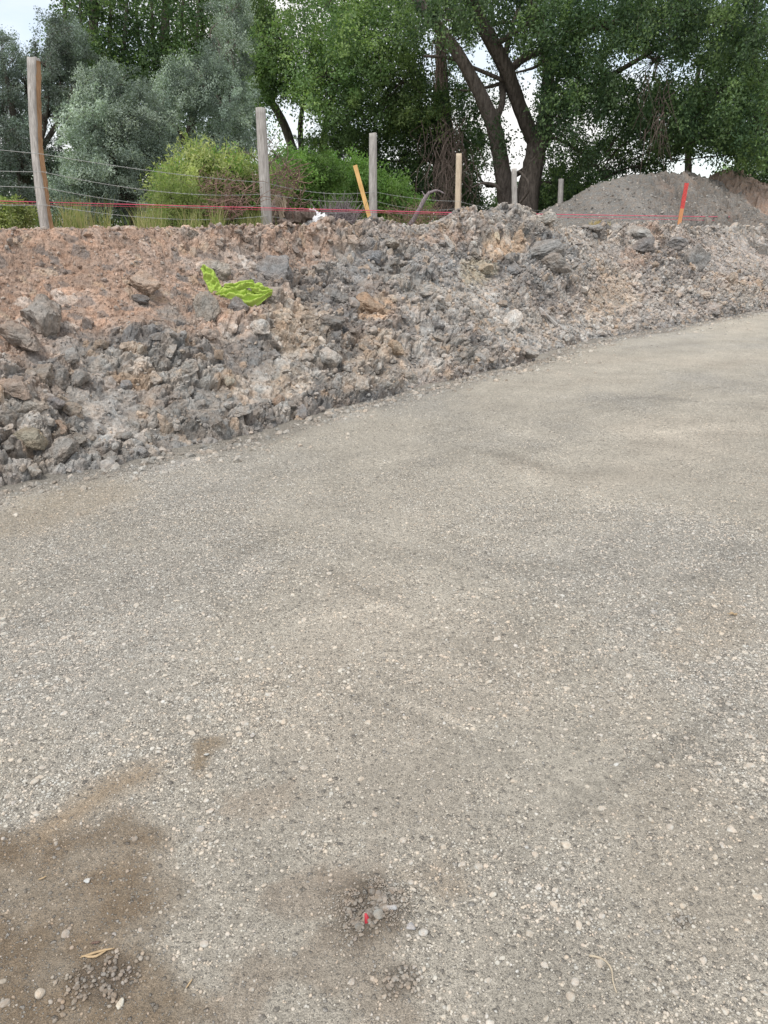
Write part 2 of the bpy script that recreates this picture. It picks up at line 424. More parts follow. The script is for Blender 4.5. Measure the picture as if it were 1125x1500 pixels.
def bank_disp(s, t):
    """lumps standing proud of the slope"""
    r = t*1.25
    wx = s+.09*fbm(s*4, r*4, seed=21, oct=3); wy = r+.09*fbm(s*4, r*4, seed=22, oct=3)
    W = width(s); u = t/W
    onface = sstep(-.02, .1, u)
    fine = sstep(.45, .7, u + .15*fbm(s*1.3, r*1.3, seed=31))*(1-sstep(S_CLOTH-.6, S_CLOTH+.9, s+.8*fbm(s, r*1.2, seed=33)))   # crumbly upper left
    fine = np.maximum(fine, .6*sstep(S_POST1+5.0, S_POST1+5.6, s)*(1-sstep(S_POST1+6.0, S_POST1+6.8, s)))
    terr = sstep(1.0, 1.15, u)
    smooth_ = .8*sstep(.02, .3, fbm(s*1.25+20, r*1.7, seed=35, oct=4)) * (1-.5*fine)      # patches of loose fine dirt between the lumps
    smooth_ = np.maximum(smooth_, .6*fine)
    smooth_ = np.maximum(smooth_, np.exp(-(((s-S_DIRT)/.42)**2+((t-.62)/.34)**2)))
    for cx_, cy_, rx_, ry_, _, _, sm0 in PATCHES_B:
        if sm0: smooth_ = np.maximum(smooth_, sm0*patch_mask(s, t, cx_, cy_, rx_, ry_))
    big = (1-.85*fine)*(1-.75*terr)*(1-.88*smooth_); sm_ = 1-.75*smooth_
    d = .17*fbm(wx*.9, wy*.9, seed=41, oct=3)*onface*(1-.5*terr)*(1-.5*sstep(.9, 1.0, u)*(1-sstep(S_POST1+3.2, S_POST1+4.4, s)))
    def blocks(sc, sd, k=.55):
        f1, f2, idr = worley(wx/sc, wy/sc, sd)
        dome = np.sqrt(np.clip(1-(f1/.75)**2, 0, 1)); crack = sstep(0, .22, f2-f1)
        return (k*dome + (1-k)*crack)*(.25+.75*idr), idr
    a, ia = blocks(.42, 51); d = d + .17*a*big*onface*sstep(-.2, .4, fbm(s*1.1, r*1.1, seed=61)+.15)
    a, ib = blocks(.19, 52); d = d + .10*a*(.25+.75*big)*onface
    a, ic = blocks(.085, 53); d = d + .036*a*(.7+.3*big)*onface*sm_
    a, _ = blocks(.038, 54); d = d + .022*a*(.35+.65*onface)*sm_
    f1, f2, _ = worley(wx/.3+7, wy/.3, 57); d = d - .07*np.exp(-((f2-f1)/.07)**2)*big*onface      # crevices between the big blocks
    f1, f2, _ = worley(wx/.12+3, wy/.12, 58); d = d - .035*np.exp(-((f2-f1)/.09)**2)*(.3+.7*big)*onface*sm_
    d = d + .05*np.abs(fbm(wx*6, wy*6, seed=71, oct=4, gain=.6))*big*onface
    g_ = fbm(wx*13, wy*13, seed=73, oct=4, gain=.7); d = d + .015*(.5-np.abs(g_)*2)*(.5+.5*onface)*(1-.5*fine)*(1-.6*sstep(.86, .95, u)*(1-sstep(1.0, 1.1, u)))*sm_
    d = d + .010*fbm(s*34, r*34, seed=72, oct=2, gain=.6)
    return d, fine, ia, ib, ic, u, smooth_
NZ = np.array([-N[0]*.0+(-N[0]*-.0), 0, 1])
NRM = np.array([-N[0]*.56, -N[1]*.56, .83]); NRM /= np.linalg.norm(NRM)     # leans out over the road
RED = np.array([.385, .275, .212]); GREY = np.array([.30, .282, .258]); DARK = np.array([.165, .161, .158]); TAN = np.array([.40, .32, .245]); PINK = np.array([.325, .287, .262]); PALE = np.array([.41, .39, .36])
def bank_colour(s, t, fine, rnd, rnd2):
    r = t*1.25; W = width(s); u = t/W
    n1 = fbm(s*.9+r*.5, r*.9, seed=81, oct=4); n2 = fbm(s*1.7-r*.9, r*1.4, seed=82, oct=5); n3 = fbm(s*3, r*3, seed=83, oct=4)
    c = np.tile(GREY, s.shape+(1,)).reshape(s.shape+(3,))
    def lay(c, k, m): m = np.clip(m, 0, 1)[..., None]; return c*(1-m)+k*m
    c = lay(c, PINK, sstep(-.1, .35, n1)*.8)
    c = lay(c, TAN, sstep(.18, .42, n2)*.85)
    left = 1-sstep(S_CLOTH-1.2, S_CLOTH+2.2, s+1.2*n1)
    c = lay(c, RED, left*sstep(.38, .60, u+.25*n2)*.95)
    c = lay(c, RED*.95, sstep(.84, .95, u+.12*n3)*(1-sstep(S_CLOTH+1.5, S_CLOTH+4, s))*.75)
    c = lay(c, RED*.95, sstep(.25, .5, fbm(s*.7+9, r*1.1, seed=89, oct=3))*.55)
    c = lay(c, DARK, sstep(.12, .42, fbm(s*1.2+r*.6, r*1.6, seed=84, oct=4)+.1*n3)*(1-.8*left*sstep(.5, .7, u))*.8)
    c = lay(c, PALE, sstep(.2, .45, fbm(s*2.2, r*2.6, seed=85, oct=3))*.5)
    sm_c = sstep(.02, .3, fbm(s*1.25+20, t*1.25*1.7, seed=35, oct=4)); c = lay(c, PALE*.97, sm_c*.35*(1-.9*fine))
    for cx_, cy_, rx_, ry_, cc_, st_, _ in PATCHES_B: c = lay(c, np.array(cc_)*1.04, patch_mask(s, t, cx_, cy_, rx_, ry_)*st_)
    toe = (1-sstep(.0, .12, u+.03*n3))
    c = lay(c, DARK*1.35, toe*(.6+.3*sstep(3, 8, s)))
    c = c*1.06*(.72+.52*rnd)[..., None]
    c = lay(c, TAN*1.1, (rnd2 > .93)*.6)
    c = lay(c, DARK, (rnd2 < .12)*.6); c = lay(c, PALE*1.25, (rnd > .9)*(rnd2 > .4)*.5)
    return c
def build_bank():
    # graded grid
    s = [-7.0]
    while s[-1] < 24:
        x, y = xy(np.array(s[-1]), np.array(1.0)); dist = math.hypot(float(x), float(y)); q, _, _ = project(np.array([float(x), float(y), .8]))
        s.append(s[-1] + (max(.0105, .0017*dist) if -150 < q < 1280 else .05))
    s = np.array(s)
    t = [-.35]
    while t[-1] < 12: t.append(t[-1] + (.0125 if t[-1] < 3.1 else .0125+.02*(t[-1]-3.1)))
    t = np.array(t)
    Sg, Tg = np.meshgrid(s, t, indexing='ij')
    z = bank_z(Sg, Tg); d, fine, ia, ib, ic, u, smo = bank_disp(Sg, Tg)
    x, y = xy(Sg, Tg)
    d = d - .10
    d = np.where(Tg < 0, d*.5-.02, d)
    k = sstep(1.0, 1.1, u)   # on the terrace lumps stand upwards
    P = np.stack([x, y, z], -1)
    nn = NRM[None, None]*(1-k[..., None])+np.array([0, 0, 1.])*k[..., None]
    P = P + nn*d[..., None]
    # keep the terrace at the height the fence shows
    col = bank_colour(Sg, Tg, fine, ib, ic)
    ni, nj = Sg.shape; idx = np.arange(ni*nj).reshape(ni, nj)
    Fq = np.stack([idx[:-1, :-1], idx[1:, :-1], idx[1:, 1:], idx[:-1, 1:]], -1).reshape(-1, 4)
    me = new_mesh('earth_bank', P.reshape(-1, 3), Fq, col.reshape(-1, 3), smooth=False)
    globals()['BSM'] = smo
    o = link('earth_bank', me, M_BANK); tag(o, kind='structure')
    return Sg, Tg, P, col
BS, BT, BP, BC = build_bank()
print('bank verts', BP.shape)
_px, _py, _zc = project(BP.reshape(-1, 3)); _flatP = BP.reshape(-1, 3); _flatS = BS.ravel(); _flatT = BT.ravel(); _flatC = BC.reshape(-1, 3)
def on_bank(px, py):
    """bank point seen at a photo pixel (nearest surface)"""
    m = np.nonzero((np.abs(_px-px) < 5) & (np.abs(_py-py) < 5) & (_zc > 1))[0]
    if len(m) == 0:
        k = int(np.argmin((_px-px)**2+(_py-py)**2)); return _flatP[k], k
    near = m[_zc[m] < _zc[m].min()+.35]; k = near[np.argmin((_px[near]-px)**2+(_py[near]-py)**2)]
    return _flatP[k], int(k)
def bank_top_z(x, y):
    s, t = inv_xy(x, y)
    i = int(np.clip(np.searchsorted(BS[:, 0], s), 0, BS.shape[0]-1)); j = int(np.clip(np.searchsorted(BT[0], t), 0, BT.shape[1]-1))
    return float(BP[i, j, 2])

# far land behind the fence and far ground of the pad
def sheet(name, xs, ys, zf, m, kind='structure', colf=None):
    X, Y = np.meshgrid(xs, ys, indexing='ij'); Z = zf(X, Y)
    ni, nj = X.shape; idx = np.arange(ni*nj).reshape(ni, nj)
    Fq = np.stack([idx[:-1, :-1], idx[1:, :-1], idx[1:, 1:], idx[:-1, 1:]], -1).reshape(-1, 4)
    V = np.stack([X, Y, Z], -1).reshape(-1, 3)
    o = link(name, new_mesh(name, V, Fq, None if colf is None else colf(V)), m); return tag(o, kind=kind)
gx = np.concatenate([-np.geomspace(400, 1, 60), np.linspace(-.8, .8, 4), np.geomspace(1, 400, 60)])
def field_z(X, Y):
    s, t = inv_xy(X, Y); W = width(s)
    inside = sstep(2.9, 3.2, t)*1.62 - 1.0*(1-sstep(2.7, 2.9, t))
    return inside + .08*fbm(X*.2, Y*.2, seed=5)*sstep(12, 20, t)
fgx = np.arange(-60, 120, 1.0); fgy = np.arange(-30, 130, 1.0)
# terrace sheet in (s,t) frame so that its edge hides under the bank
ts = np.concatenate([np.arange(3.3, 14, .5), np.geomspace(14, 400, 40)]); ss = np.concatenate([-np.geomspace(300, 12, 25), np.arange(-11, 40, 1.), np.geomspace(41, 400, 25)])
Sg, Tg = np.meshgrid(ss, ts, indexing='ij'); X, Y = xy(Sg, Tg)
Z = 1.55 + .10*fbm(X*.2, Y*.2, seed=5)*sstep(12, 20, Tg)
ni, nj = X.shape; idx = np.arange(ni*nj).reshape(ni, nj)
Fq = np.stack([idx[:-1, :-1], idx[1:, :-1], idx[1:, 1:], idx[:-1, 1:]], -1).reshape(-1, 4)
o = link('field', new_mesh('field', np.stack([X, Y, Z], -1).reshape(-1, 3), Fq, np.tile([.10, .12, .05], (X.size, 1))), earth_mat('field_soil', 2, 9, .5, .05)); tag(o, kind='structure')

# ------------------------------------------------------------------ gravel pad
WET = [tuple(ground_at(*p)[:2]) for p in [(-400, 1260), (0, 1235), (110, 1200), (205, 1170), (232, 1230), (238, 1330), (262, 1400), (280, 1500), (260, 1650), (-500, 1650)]]
TANP = [tuple(ground_at(*p)[:2]) for p in [(70, 1195), (150, 1145), (215, 1118), (228, 1140), (160, 1180), (90, 1225), (20, 1255)]]
HOLE = ground_at(545, 1340)[:2]
def gp(*pts): return [tuple(ground_at(*p)[:2]) for p in pts]
PATCH = [(gp((470, 1290), (540, 1270), (580, 1330), (560, 1400), (600, 1470), (560, 1520), (500, 1430), (400, 1460), (330, 1530), (260, 1500), (380, 1400), (450, 1380)), .55, (0.298, 0.241, 0.185)),
         (gp((400, 1280), (520, 1250), (560, 1300), (500, 1340), (400, 1330)), .6, (0.327, 0.270, 0.213)),
         (gp((280, 1100), (325, 1100), (330, 1120), (285, 1130)), .9, (.3, .235, .16)),
         (gp((330, 1165), (420, 1150), (440, 1180), (370, 1215)), .5, (0.383, 0.312, 0.241)),
         (gp((940, 940), (1070, 860), (1125, 930), (1000, 1000)), .35, (0.383, 0.320, 0.241)),
         (gp((600, 1290), (660, 1260), (700, 1320), (640, 1360)), .5, (0.383, 0.312, 0.234)),
         (gp((880, 1180), (1010, 1110), (1125, 1200), (1125, 1420), (980, 1400), (900, 1290)), .4, (.44, .385, .31)),
         (gp((0, 745), (180, 700), (200, 730), (60, 790), (-50, 800)), .6, (0.412, 0.348, 0.263)),
         (gp((850, 1000), (930, 1000), (1000, 1060), (900, 1060)), .3, (.46, .41, .34))]
STROKES = [(gp((150, 760), (400, 700), (640, 640), (900, 590), (1130, 560)), .035, .93), (gp((120, 790), (380, 722), (640, 662), (900, 608), (1130, 578)), .035, 1.06), (gp((0, 1010), (260, 930), (520, 870), (820, 830), (1130, 800)), .03, .93), (gp((60, 1030), (300, 955), (540, 893), (840, 850), (1130, 822)), .03, 1.07),
           (gp((480, 760), (620, 800), (800, 880), (960, 980), (1130, 1120)), .03, 1.07), (gp((520, 760), (650, 797), (830, 872), (1000, 975), (1130, 1070)), .025, .92), (gp((640, 560), (800, 570), (1130, 600)), .05, .94), (gp((300, 1000), (480, 1010), (700, 1080), (900, 1210), (1060, 1400)), .022, .93),
           (gp((600, 1030), (700, 1070), (760, 1095), (830, 1140)), .035, 1.10), (gp((560, 890), (600, 905), (660, 930)), .05, 1.14), (gp((830, 1190), (900, 1150), (1010, 1080), (1060, 1040)), .04, .8),
           (gp((180, 890), (290, 850), (380, 800), (500, 745)), .09, .88), (gp((640, 655), (740, 670), (830, 695), (900, 690)), .12, .86), (gp((780, 640), (900, 640), (1000, 632), (1090, 625)), .16, 1.1),
           (gp((560, 810), (700, 830), (900, 840), (1090, 860)), .1, .9), (gp((330, 800), (480, 840), (620, 905), (760, 1000)), .06, .92), (gp((780, 700), (900, 740), (1050, 760)), .12, 1.08),
           (gp((700, 560), (860, 545), (1060, 520)), .22, 1.06), (gp((730, 600), (860, 590), (1000, 585)), .2, .93), (gp((900, 520), (1000, 505), (1125, 498)), .2, .93), (gp((0, 930), (100, 900), (200, 850)), .08, .9),
           (gp((950, 900), (1060, 830), (1200, 800)), .08, .88), (gp((930, 1200), (1000, 1130), (1125, 1060)), .05, .88)]
def road_fields(x, y):
    b1 = fbm(x*.8+3, y*.8, seed=101, oct=4); b2 = fbm(x*2.1, y*2.1+4, seed=102, oct=4); b3 = fbm(x*6, y*6, seed=103, oct=3)
    # long streaks left by the roller, along the pad
    sl = x*U[0]+y*U[1]; tl = x*N[0]+y*N[1]; st = fbm(sl*.35, tl*2.2, seed=104, oct=4)
    grav = np.clip(.5 + .75*b1+.55*b2+.25*b3, 0, 1)*sstep(14, 4, y)*.9+.05
    base = np.array([.462, .426, .36]); grey = np.array([.437, .414, .368]); tan = np.array([.46, .412, .342])
    c = np.tile(base, x.shape+(1,)).reshape(x.shape+(3,))
    def lay(c, k, m): m = np.clip(m, 0, 1)[..., None]; return c*(1-m)+np.asarray(k)*m
    c = lay(c, grey, sstep(-.1, .5, b1+.3*b3)*.8); c = lay(c, tan, sstep(.1, .5, -b1+.5*b2)*.6)
    st2 = fbm(sl*.5+.9*tl, tl*3.5-.6*sl, seed=105, oct=4); c = c*(1+.11*st+.10*st2+.09*b3+.05*b2)[..., None]
    for pts, wdt, k in STROKES:
        m = stroke(x+.05*b2, y+.05*b3, pts, wdt)*(.9+.9*b2+.5*b3)
        c = c*(1+1.4*(k-1)*m)[..., None]
    hgt = .012*b1+.006*b2
    brk = np.clip(.9+.7*fbm(x*18, y*18, seed=360, oct=3), .62, 1)
    near = (y < 6)
    def sub(f):
        r = np.zeros(x.shape); 
        if near.any(): r[near] = f(x[near], y[near])
        return r
    for k, (poly, a, cc) in enumerate(PATCH):
        m = sub(lambda X, Y: soft_poly(X, Y, poly, .14, 9, .025, seed=200+k))*a
        if k == 7: m = soft_poly(x, y, poly, .2, 3, .15, seed=77)*a
        c = lay(c, cc, m*brk); grav = grav*(1-.75*m)
    m = sub(lambda X, Y: soft_poly(X, Y, WET, .16, 6, .06, seed=300)); c = lay(c, (.24, .185, .128), m*np.sqrt(brk)*(.75+.25*sstep(-.3, .3, b3))); grav = grav*(1-.72*m)
    m2 = sub(lambda X, Y: soft_poly(X, Y, TANP, .08, 5, .05, seed=310)); c = lay(c, (.38, .295, .205), m2*.85); grav = grav*(1-.9*m2)
    # pale smears in the damp soil
    m3 = m*sstep(.15, .4, fbm(x*5+40, y*9, seed=330, oct=3)); c = lay(c, (.33, .28, .22), m3*.22)
    # disturbed hole
    r = np.hypot((x-HOLE[0])/1.0, (y-HOLE[1])/1.15); w_ = fbm(x*14, y*14, seed=340, oct=4); rr_ = r*(1+.45*w_)
    mh = 1-sstep(.05, .13, rr_); c = lay(c, (.13, .104, .078), mh*.75); hgt = hgt + .03*mh*w_ + .02*(1-sstep(.05, .12, rr_)) - .03*(1-sstep(.0, .06, np.hypot(x-HOLE[0]+.02, y-HOLE[1]+.01)))
    for (hx, hy, hr) in ((590, 1440, .06), (1000, 1355, .035), (150, 1440, .08)):
        g0 = ground_at(hx, hy); q = np.hypot(x-g0[0], y-g0[1])*(1+.5*w_); k = 1-sstep(hr*.5, hr, q); c = lay(c, (.13, .105, .082), k*.6); hgt = hgt+.014*k*w_
    edge = np.zeros(x.shape)
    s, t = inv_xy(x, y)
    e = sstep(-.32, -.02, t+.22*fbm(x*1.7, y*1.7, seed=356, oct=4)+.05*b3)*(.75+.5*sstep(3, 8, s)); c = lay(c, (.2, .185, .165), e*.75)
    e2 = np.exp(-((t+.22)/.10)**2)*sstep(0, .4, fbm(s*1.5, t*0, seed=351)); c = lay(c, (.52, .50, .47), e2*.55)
    hgt = hgt + .002*vnoise(x*60, y*60, seed=352)*(y < 8)
    return hgt, c, grav
def build_road():
    y = [.35]
    while y[-1] < 26: y.append(y[-1]+.0042*math.hypot(y[-1], 1.6)*(1 if y[-1] < 12 else 1.8))
    y = np.array(y); tv = np.arange(-1.3, 1.3, .0046)
    Yg, Tv = np.meshgrid(y, tv, indexing='ij'); Xg = Tv*(Yg*.95+1.3)
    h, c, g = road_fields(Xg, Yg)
    fade = np.minimum(sstep(1.3, 1.2, np.abs(Tv)), 1)*sstep(.35, .6, Yg)*sstep(26, 22, Yg)
    # drop slightly under the bank
    s, t = inv_xy(Xg, Yg)
    Z = h*fade + .012*fade
    keep = t < 0.6
    ni, nj = Xg.shape; idx = np.arange(ni*nj).reshape(ni, nj)
    Fq = np.stack([idx[:-1, :-1], idx[:-1, 1:], idx[1:, 1:], idx[1:, :-1]], -1).reshape(-1, 4)
    Fq = Fq[keep.ravel()[Fq].all(1)]
    used, invx = np.unique(Fq, return_inverse=True); Fq = invx.reshape(-1, 4)
    V = np.stack([Xg, Yg, Z], -1).reshape(-1, 3)[used]
    me = new_mesh('gravel_pad', V, Fq, c.reshape(-1, 3)[used], extra={'gravel': g.ravel()[used]})
    o = link('gravel_pad', me, M_ROAD); tag(o, kind='structure'); print('road', len(V))
build_road()
g2 = np.concatenate([-np.geomspace(400, 30, 15), np.arange(-29, 30, .5), np.geomspace(30, 400, 15)])
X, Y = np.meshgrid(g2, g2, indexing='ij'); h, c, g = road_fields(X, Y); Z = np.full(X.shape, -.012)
s_, t_ = inv_xy(X, Y)
ni, nj = X.shape; idx = np.arange(ni*nj).reshape(ni, nj)
Fq = np.stack([idx[:-1, :-1], idx[1:, :-1], idx[1:, 1:], idx[:-1, 1:]], -1).reshape(-1, 4)
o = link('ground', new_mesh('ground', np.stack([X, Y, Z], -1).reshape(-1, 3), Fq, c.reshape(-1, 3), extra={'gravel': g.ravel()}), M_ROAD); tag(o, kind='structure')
def road_z(x, y):
    h, c, g = road_fields(x, y); return h+.012, c, g

# ------------------------------------------------------------------ pebbles on the pad
r = np.random.default_rng(5)
PAL = 1.02*np.array([[.37, .36, .34], [.41, .395, .37], [.46, .45, .43], [.31, .3, .28], [.35, .32, .28], [.31, .315, .325], [.40, .35, .305], [.25, .245, .24], [.53, .52, .505]])
PPR = np.array([.2, .2, .1, .14, .16, .07, .07, .03, .03])
def peb_points(dens, y0, y1, rmin, rmax, power=2.2, need=.0):
    A = 0.5*(y1-y0)*((y0*.95+1.0)+(y1*.95+1.0))*1.77; n = int(A*dens)
    yy = np.sqrt(r.random(n)*((y1+1)**2-(y0+1)**2)+(y0+1)**2)-1; xx = r.uniform(-.9, .9, n)*(yy*.95+1.0)
    z, c, g = road_z(xx, yy); s, t = inv_xy(xx, yy)
    keep = (r.random(n) < np.clip(g*1.25-.05, .07, 1)) & (t < .02)
    fadeo = 1-sstep(y1*.75, y1, yy); keep &= r.random(n) < fadeo
    xx, yy, z, c = xx[keep], yy[keep], z[keep], c[keep]; n = len(xx)
    q = r.random(n); sz = (rmin**(1-power)+q*(rmax**(1-power)-rmin**(1-power)))**(1/(1-power))
    col = PAL[r.choice(len(PAL), n, p=PPR)]*r.uniform(.85, 1.12, (n, 1)); dust = r.uniform(.3, .9, (n, 1))**.8; col = col*(1-dust)+c*1.1*dust
    return np.stack([xx, yy, z], -1), sz, col
parts = [peb_points(420, .8, 3.6, .0060, .017, 3.6), peb_points(330, 3.0, 11, .0050, .009, 3.6), peb_points(3600, .8, 6, .0030, .0064, 2.6), peb_points(9000, .8, 3.4, .0018, .0038, 2.0)]
# extra cobbles around the disturbed hole
def ring(cx, cy, rad, n, a, b):
    an = r.uniform(0, 6.28, n); q = rad*np.sqrt(r.random(n))*r.uniform(.4, 1.1, n); x = cx+q*np.cos(an); y = cy+q*np.sin(an)*1.1; z, c, g = road_z(x, y)
    sz = r.uniform(a, b, n); col = PAL[r.choice(len(PAL), n, p=PPR)]*r.uniform(.6, 1.0, (n, 1)); col = col*.35+c*.65*r.uniform(.7, 1.3, (n, 1)); an_ = np.arctan2(y-cy, x-cx); kk_ = q < rad*(.65+.45*np.sin(an_*2+1)+.3*np.sin(an_*5)); x, y, z, sz, col = x[kk_], y[kk_], z[kk_], sz[kk_], col[kk_]
    return np.stack([x, y, z+.002], -1), sz, col
parts.append(ring(HOLE[0], HOLE[1], .085, 150, .003, .011)); parts.append(ring(HOLE[0]-.01, HOLE[1]-.04, .07, 90, .003, .008)); parts.append(ring(HOLE[0], HOLE[1]+.01, .15, 1800, .0012, .0034))
for (hx, hy, hr, n) in ((590, 1440, .08, 160), (1000, 1355, .05, 90), (150, 1440, .12, 260)):
    g0 = ground_at(hx, hy); parts.append(ring(g0[0], g0[1], hr, n, .002, .007))
allp = np.vstack([p[0] for p in parts]); alls = np.concatenate([p[1] for p in parts]); allc = np.vstack([p[2] for p in parts])
ppx, ppy, pzc = project(allp); app = alls/pzc*((ppx > 5) & (ppx < 1120) & (ppy > 5) & (ppy < 1494))
top = np.argsort(-app)[:288]
restm = np.ones(len(alls), bool); restm[top] = False
allp[:, 2] += alls*.02
bigm = restm & (alls > .006); smm = restm & (alls <= .006)
pv2 = [rock(2, 400+k, round_=(k % 4 == 0), cuts=9, rough=.1, flat=.55) for k in range(10)]
pv1 = [rock(1, 450+k, round_=(k % 3 == 0), cuts=5, rough=.08, flat=.7) for k in range(10)]
print('pebbles', bigm.sum(), smm.sum())
for nm, mm, vv, sub in (('loose_gravel', bigm, pv2, 2), ('fine_gravel', smm, pv1, 1)):
    me = scatter_mesh(nm, vv, ICO[sub][1], allp[mm], alls[mm], randrot(mm.sum(), r, .5), allc[mm], r)
    tag(link(nm, me, M_PEB), 'loose small gravel strewn over the pad' if sub == 2 else 'fine grit pressed into the pad between the pebbles', 'gravel', kind='stuff')
pebm = []
for k in range(12):
    me = new_mesh('pebble', rock(3, 480+k, round_=(k % 4 == 0), cuts=9, rough=.09, flat=.55), ICO[3][1]); me.materials.append(M_PEBO); pebm.append(me)
def shade_word(c):
    l = float(np.mean(c)); w_ = float(c[0]/max(c[2], 1e-3))
    if l > .33: return 'pale'
    if l < .2: return 'dark grey' if w_ < 1.35 else 'brown'
    return 'grey' if w_ < 1.22 else 'tan'
DIRS = ['right of', 'lower right of', 'below', 'lower left of', 'left of', 'upper left of', 'above', 'upper right of']
def relpos(px, py, marks, near, mid):
    ds = [math.hypot(px-x, py-y) for x, y, _ in marks]; j = int(np.argmin(ds)); x, y, nm = marks[j]
    a = int(round(math.atan2(py-y, px-x)/(math.pi/4))) % 8; w_ = 'right' if ds[j] < near else ('a little' if ds[j] < mid else 'well')
    if w_ == 'right': w_ = 'just'
    return f'{w_} {DIRS[a]} the {nm}'
RMARK = [(540, 1352, 'disturbed hole'), (620, 1373, 'white round pebble'), (304, 1111, 'stone in the tan spot'), (888, 1417, 'hooked twig'), (145, 1402, 'orange straw shred'), (1075, 907, 'dry leaf tuft'), (129, 1296, 'whitest pebble'),
         (1000, 1355, 'small dark dimple'), (590, 1440, 'dark crumb spot'), (700, 1070, 'pale tyre smear'), (1030, 1065, 'dark rut'), (20, 1490, 'bottom left corner'), (1110, 1490, 'bottom right corner'), (380, 1480, 'bottom cracked dirt patch'), (160, 1160, 'tan dirt tongue'), (10, 1050, 'left edge midway up'), (400, 1000, 'coarse gravel patch'), (60, 1462, 'cream flat pebble'), (177, 1476, 'cream pebble'), (273, 1450, 'short straw stalk'), (780, 1290, 'pair of pale pebbles'), (450, 1180, 'loose grey gravel band')]
def road_zone(px, py):
    if math.hypot((px-545)/70, (py-1340)/90) < 1: return 'beside the disturbed hole with the red cap'
    if px < 250 and py > 1190: return 'in the damp brown soil at lower left'
    if px > 830 and py > 1340: return 'near the thin curved twig'
    if 250 <= px < 470 and py > 1230: return 'on grey gravel between the damp soil and the hole'
    if py > 1230 and 620 <= px <= 830: return 'on the gravel right of the disturbed hole'
    if py > 1230: return 'on the gravel close to the disturbed hole' if px < 830 else 'on the tan dirt at the lower right edge'
    if py > 1080: return 'on the gravel left of centre above the damp soil' if px < 420 else ('on the mid gravel below the pale tyre smear' if px < 800 else 'on the right of the pad by the dark rut')
    return 'farther up the open gravel pad on the left' if px < 560 else 'farther up the open gravel pad on the right'
for k in top:
    o = bpy.data.objects.new('pebble', pebm[r.integers(0, 12)]); C.objects.link(o); o.location = allp[k]
    o.rotation_euler = (r.normal()*.2, r.normal()*.2, r.uniform(0, 6.28)); o.scale = [float(alls[k])]*3
    cc = allc[k]; o.color = (*[float(v) for v in cc], 1); szw = 'large' if alls[k] > .015 else ('mid-sized' if alls[k] > .010 else 'small')
    mi = int(o.data.name.split('.')[1]) if '.' in o.data.name else 0
    shp = (('rounded', 'angular')[mi % 2] if mi % 3 else ('oval', 'flat')[mi % 2])
    tag(o, f'{szw} {shade_word(cc)} {shp} pebble {relpos(ppx[k], ppy[k], RMARK, 30, 75)}', 'pebble', 'pebbles ' + road_zone(ppx[k], ppy[k]))

# ------------------------------------------------------------------ clods and rocks of the bank
rk = np.random.default_rng(21)
def bank_samples(n, smin, smax, u0, u1):
    i = rk.integers(0, BS.shape[0], n*3); 
    sv = rk.uniform(smin, smax, n); uv = rk.uniform(u0, u1, n)
    tv = uv*width(sv)
    i = np.clip(np.searchsorted(BS[:, 0], sv), 0, BS.shape[0]-1); j = np.clip(np.searchsorted(BT[0], tv), 0, BT.shape[1]-1)
    globals()['smv'] = BSM[i, j]; return BP[i, j], BC[i, j], sv, tv, uv
def powsize(n, a, b, p=3.0):
    q = rk.random(n); return (a**(1-p)+q*(b**(1-p)-a**(1-p)))**(1/(1-p))
def clod_cols(c, n):
    k = c*rk.uniform(.8, 1.3, (n, 1)); pal = np.stack([GREY*1.15, PALE, DARK*1.2, TAN, PINK, GREY]); sel = pal[rk.choice(6, n, p=[.3, .15, .15, .12, .13, .15])]
    m = rk.choice([.15, .6], n, p=[.55, .45])[:, None]; return k*(1-m)+sel*m*rk.uniform(.8, 1.15, (n, 1))
cv2 = [rock(2, 600+k, cuts=9, rough=.22, flat=.85) for k in range(16)]
cv1 = [rock(1, 650+k, cuts=5, rough=.16, flat=.85) for k in range(16)]
P_, C_, s_, t_, u_ = bank_samples(46000, -5, 15.5, .0, 1.12)
dd = np.hypot(P_[:, 0], P_[:, 1])
sz = powsize(len(P_), .007, .030, 2.5)*np.clip(dd/9, .75, 1.6)
kp = rk.random(len(P_)) < np.clip(.55+.6*fbm(s_*1.5, t_*2, seed=91), .1, 1)
kp &= rk.random(len(P_)) > .1*smv; P_, C_, sz = P_[kp], C_[kp], sz[kp]
tag(link('soil_crumbs', scatter_mesh('soil_crumbs', cv1, ICO[1][1], P_+NRM*(sz*.25)[:, None], sz, randrot(len(sz), rk), clod_cols(C_, len(sz)), rk, False), M_CLOD), 'small crumbs of grey and brown soil strewn over the bank', 'soil crumbs', kind='stuff')
P_, C_, s_, t_, u_ = bank_samples(5200, -5, 15.5, .01, 1.1)
left = 1-sstep(S_CLOTH-1, S_CLOTH+1, s_); kp = rk.random(len(P_)) < np.clip(.75-.72*left*sstep(.42, .56, u_)-.35*sstep(9, 12, s_)*0, .08, 1)*np.clip(.6+.9*fbm(s_*1.1, t_*1.4, seed=92), .12, 1)
kp &= rk.random(len(P_)) > .85*smv; P_, C_, t_ = P_[kp], C_[kp], t_[kp]; sz = powsize(len(P_), .026, .085, 2.9)
tag(link('soil_clods', scatter_mesh('soil_clods', cv2, ICO[2][1], P_+NRM*(sz*.15)[:, None], sz, randrot(len(sz), rk), clod_cols(C_, len(sz)), rk, False), M_CLOD), 'fist sized clods of broken soil covering the bank', 'clods', kind='stuff')
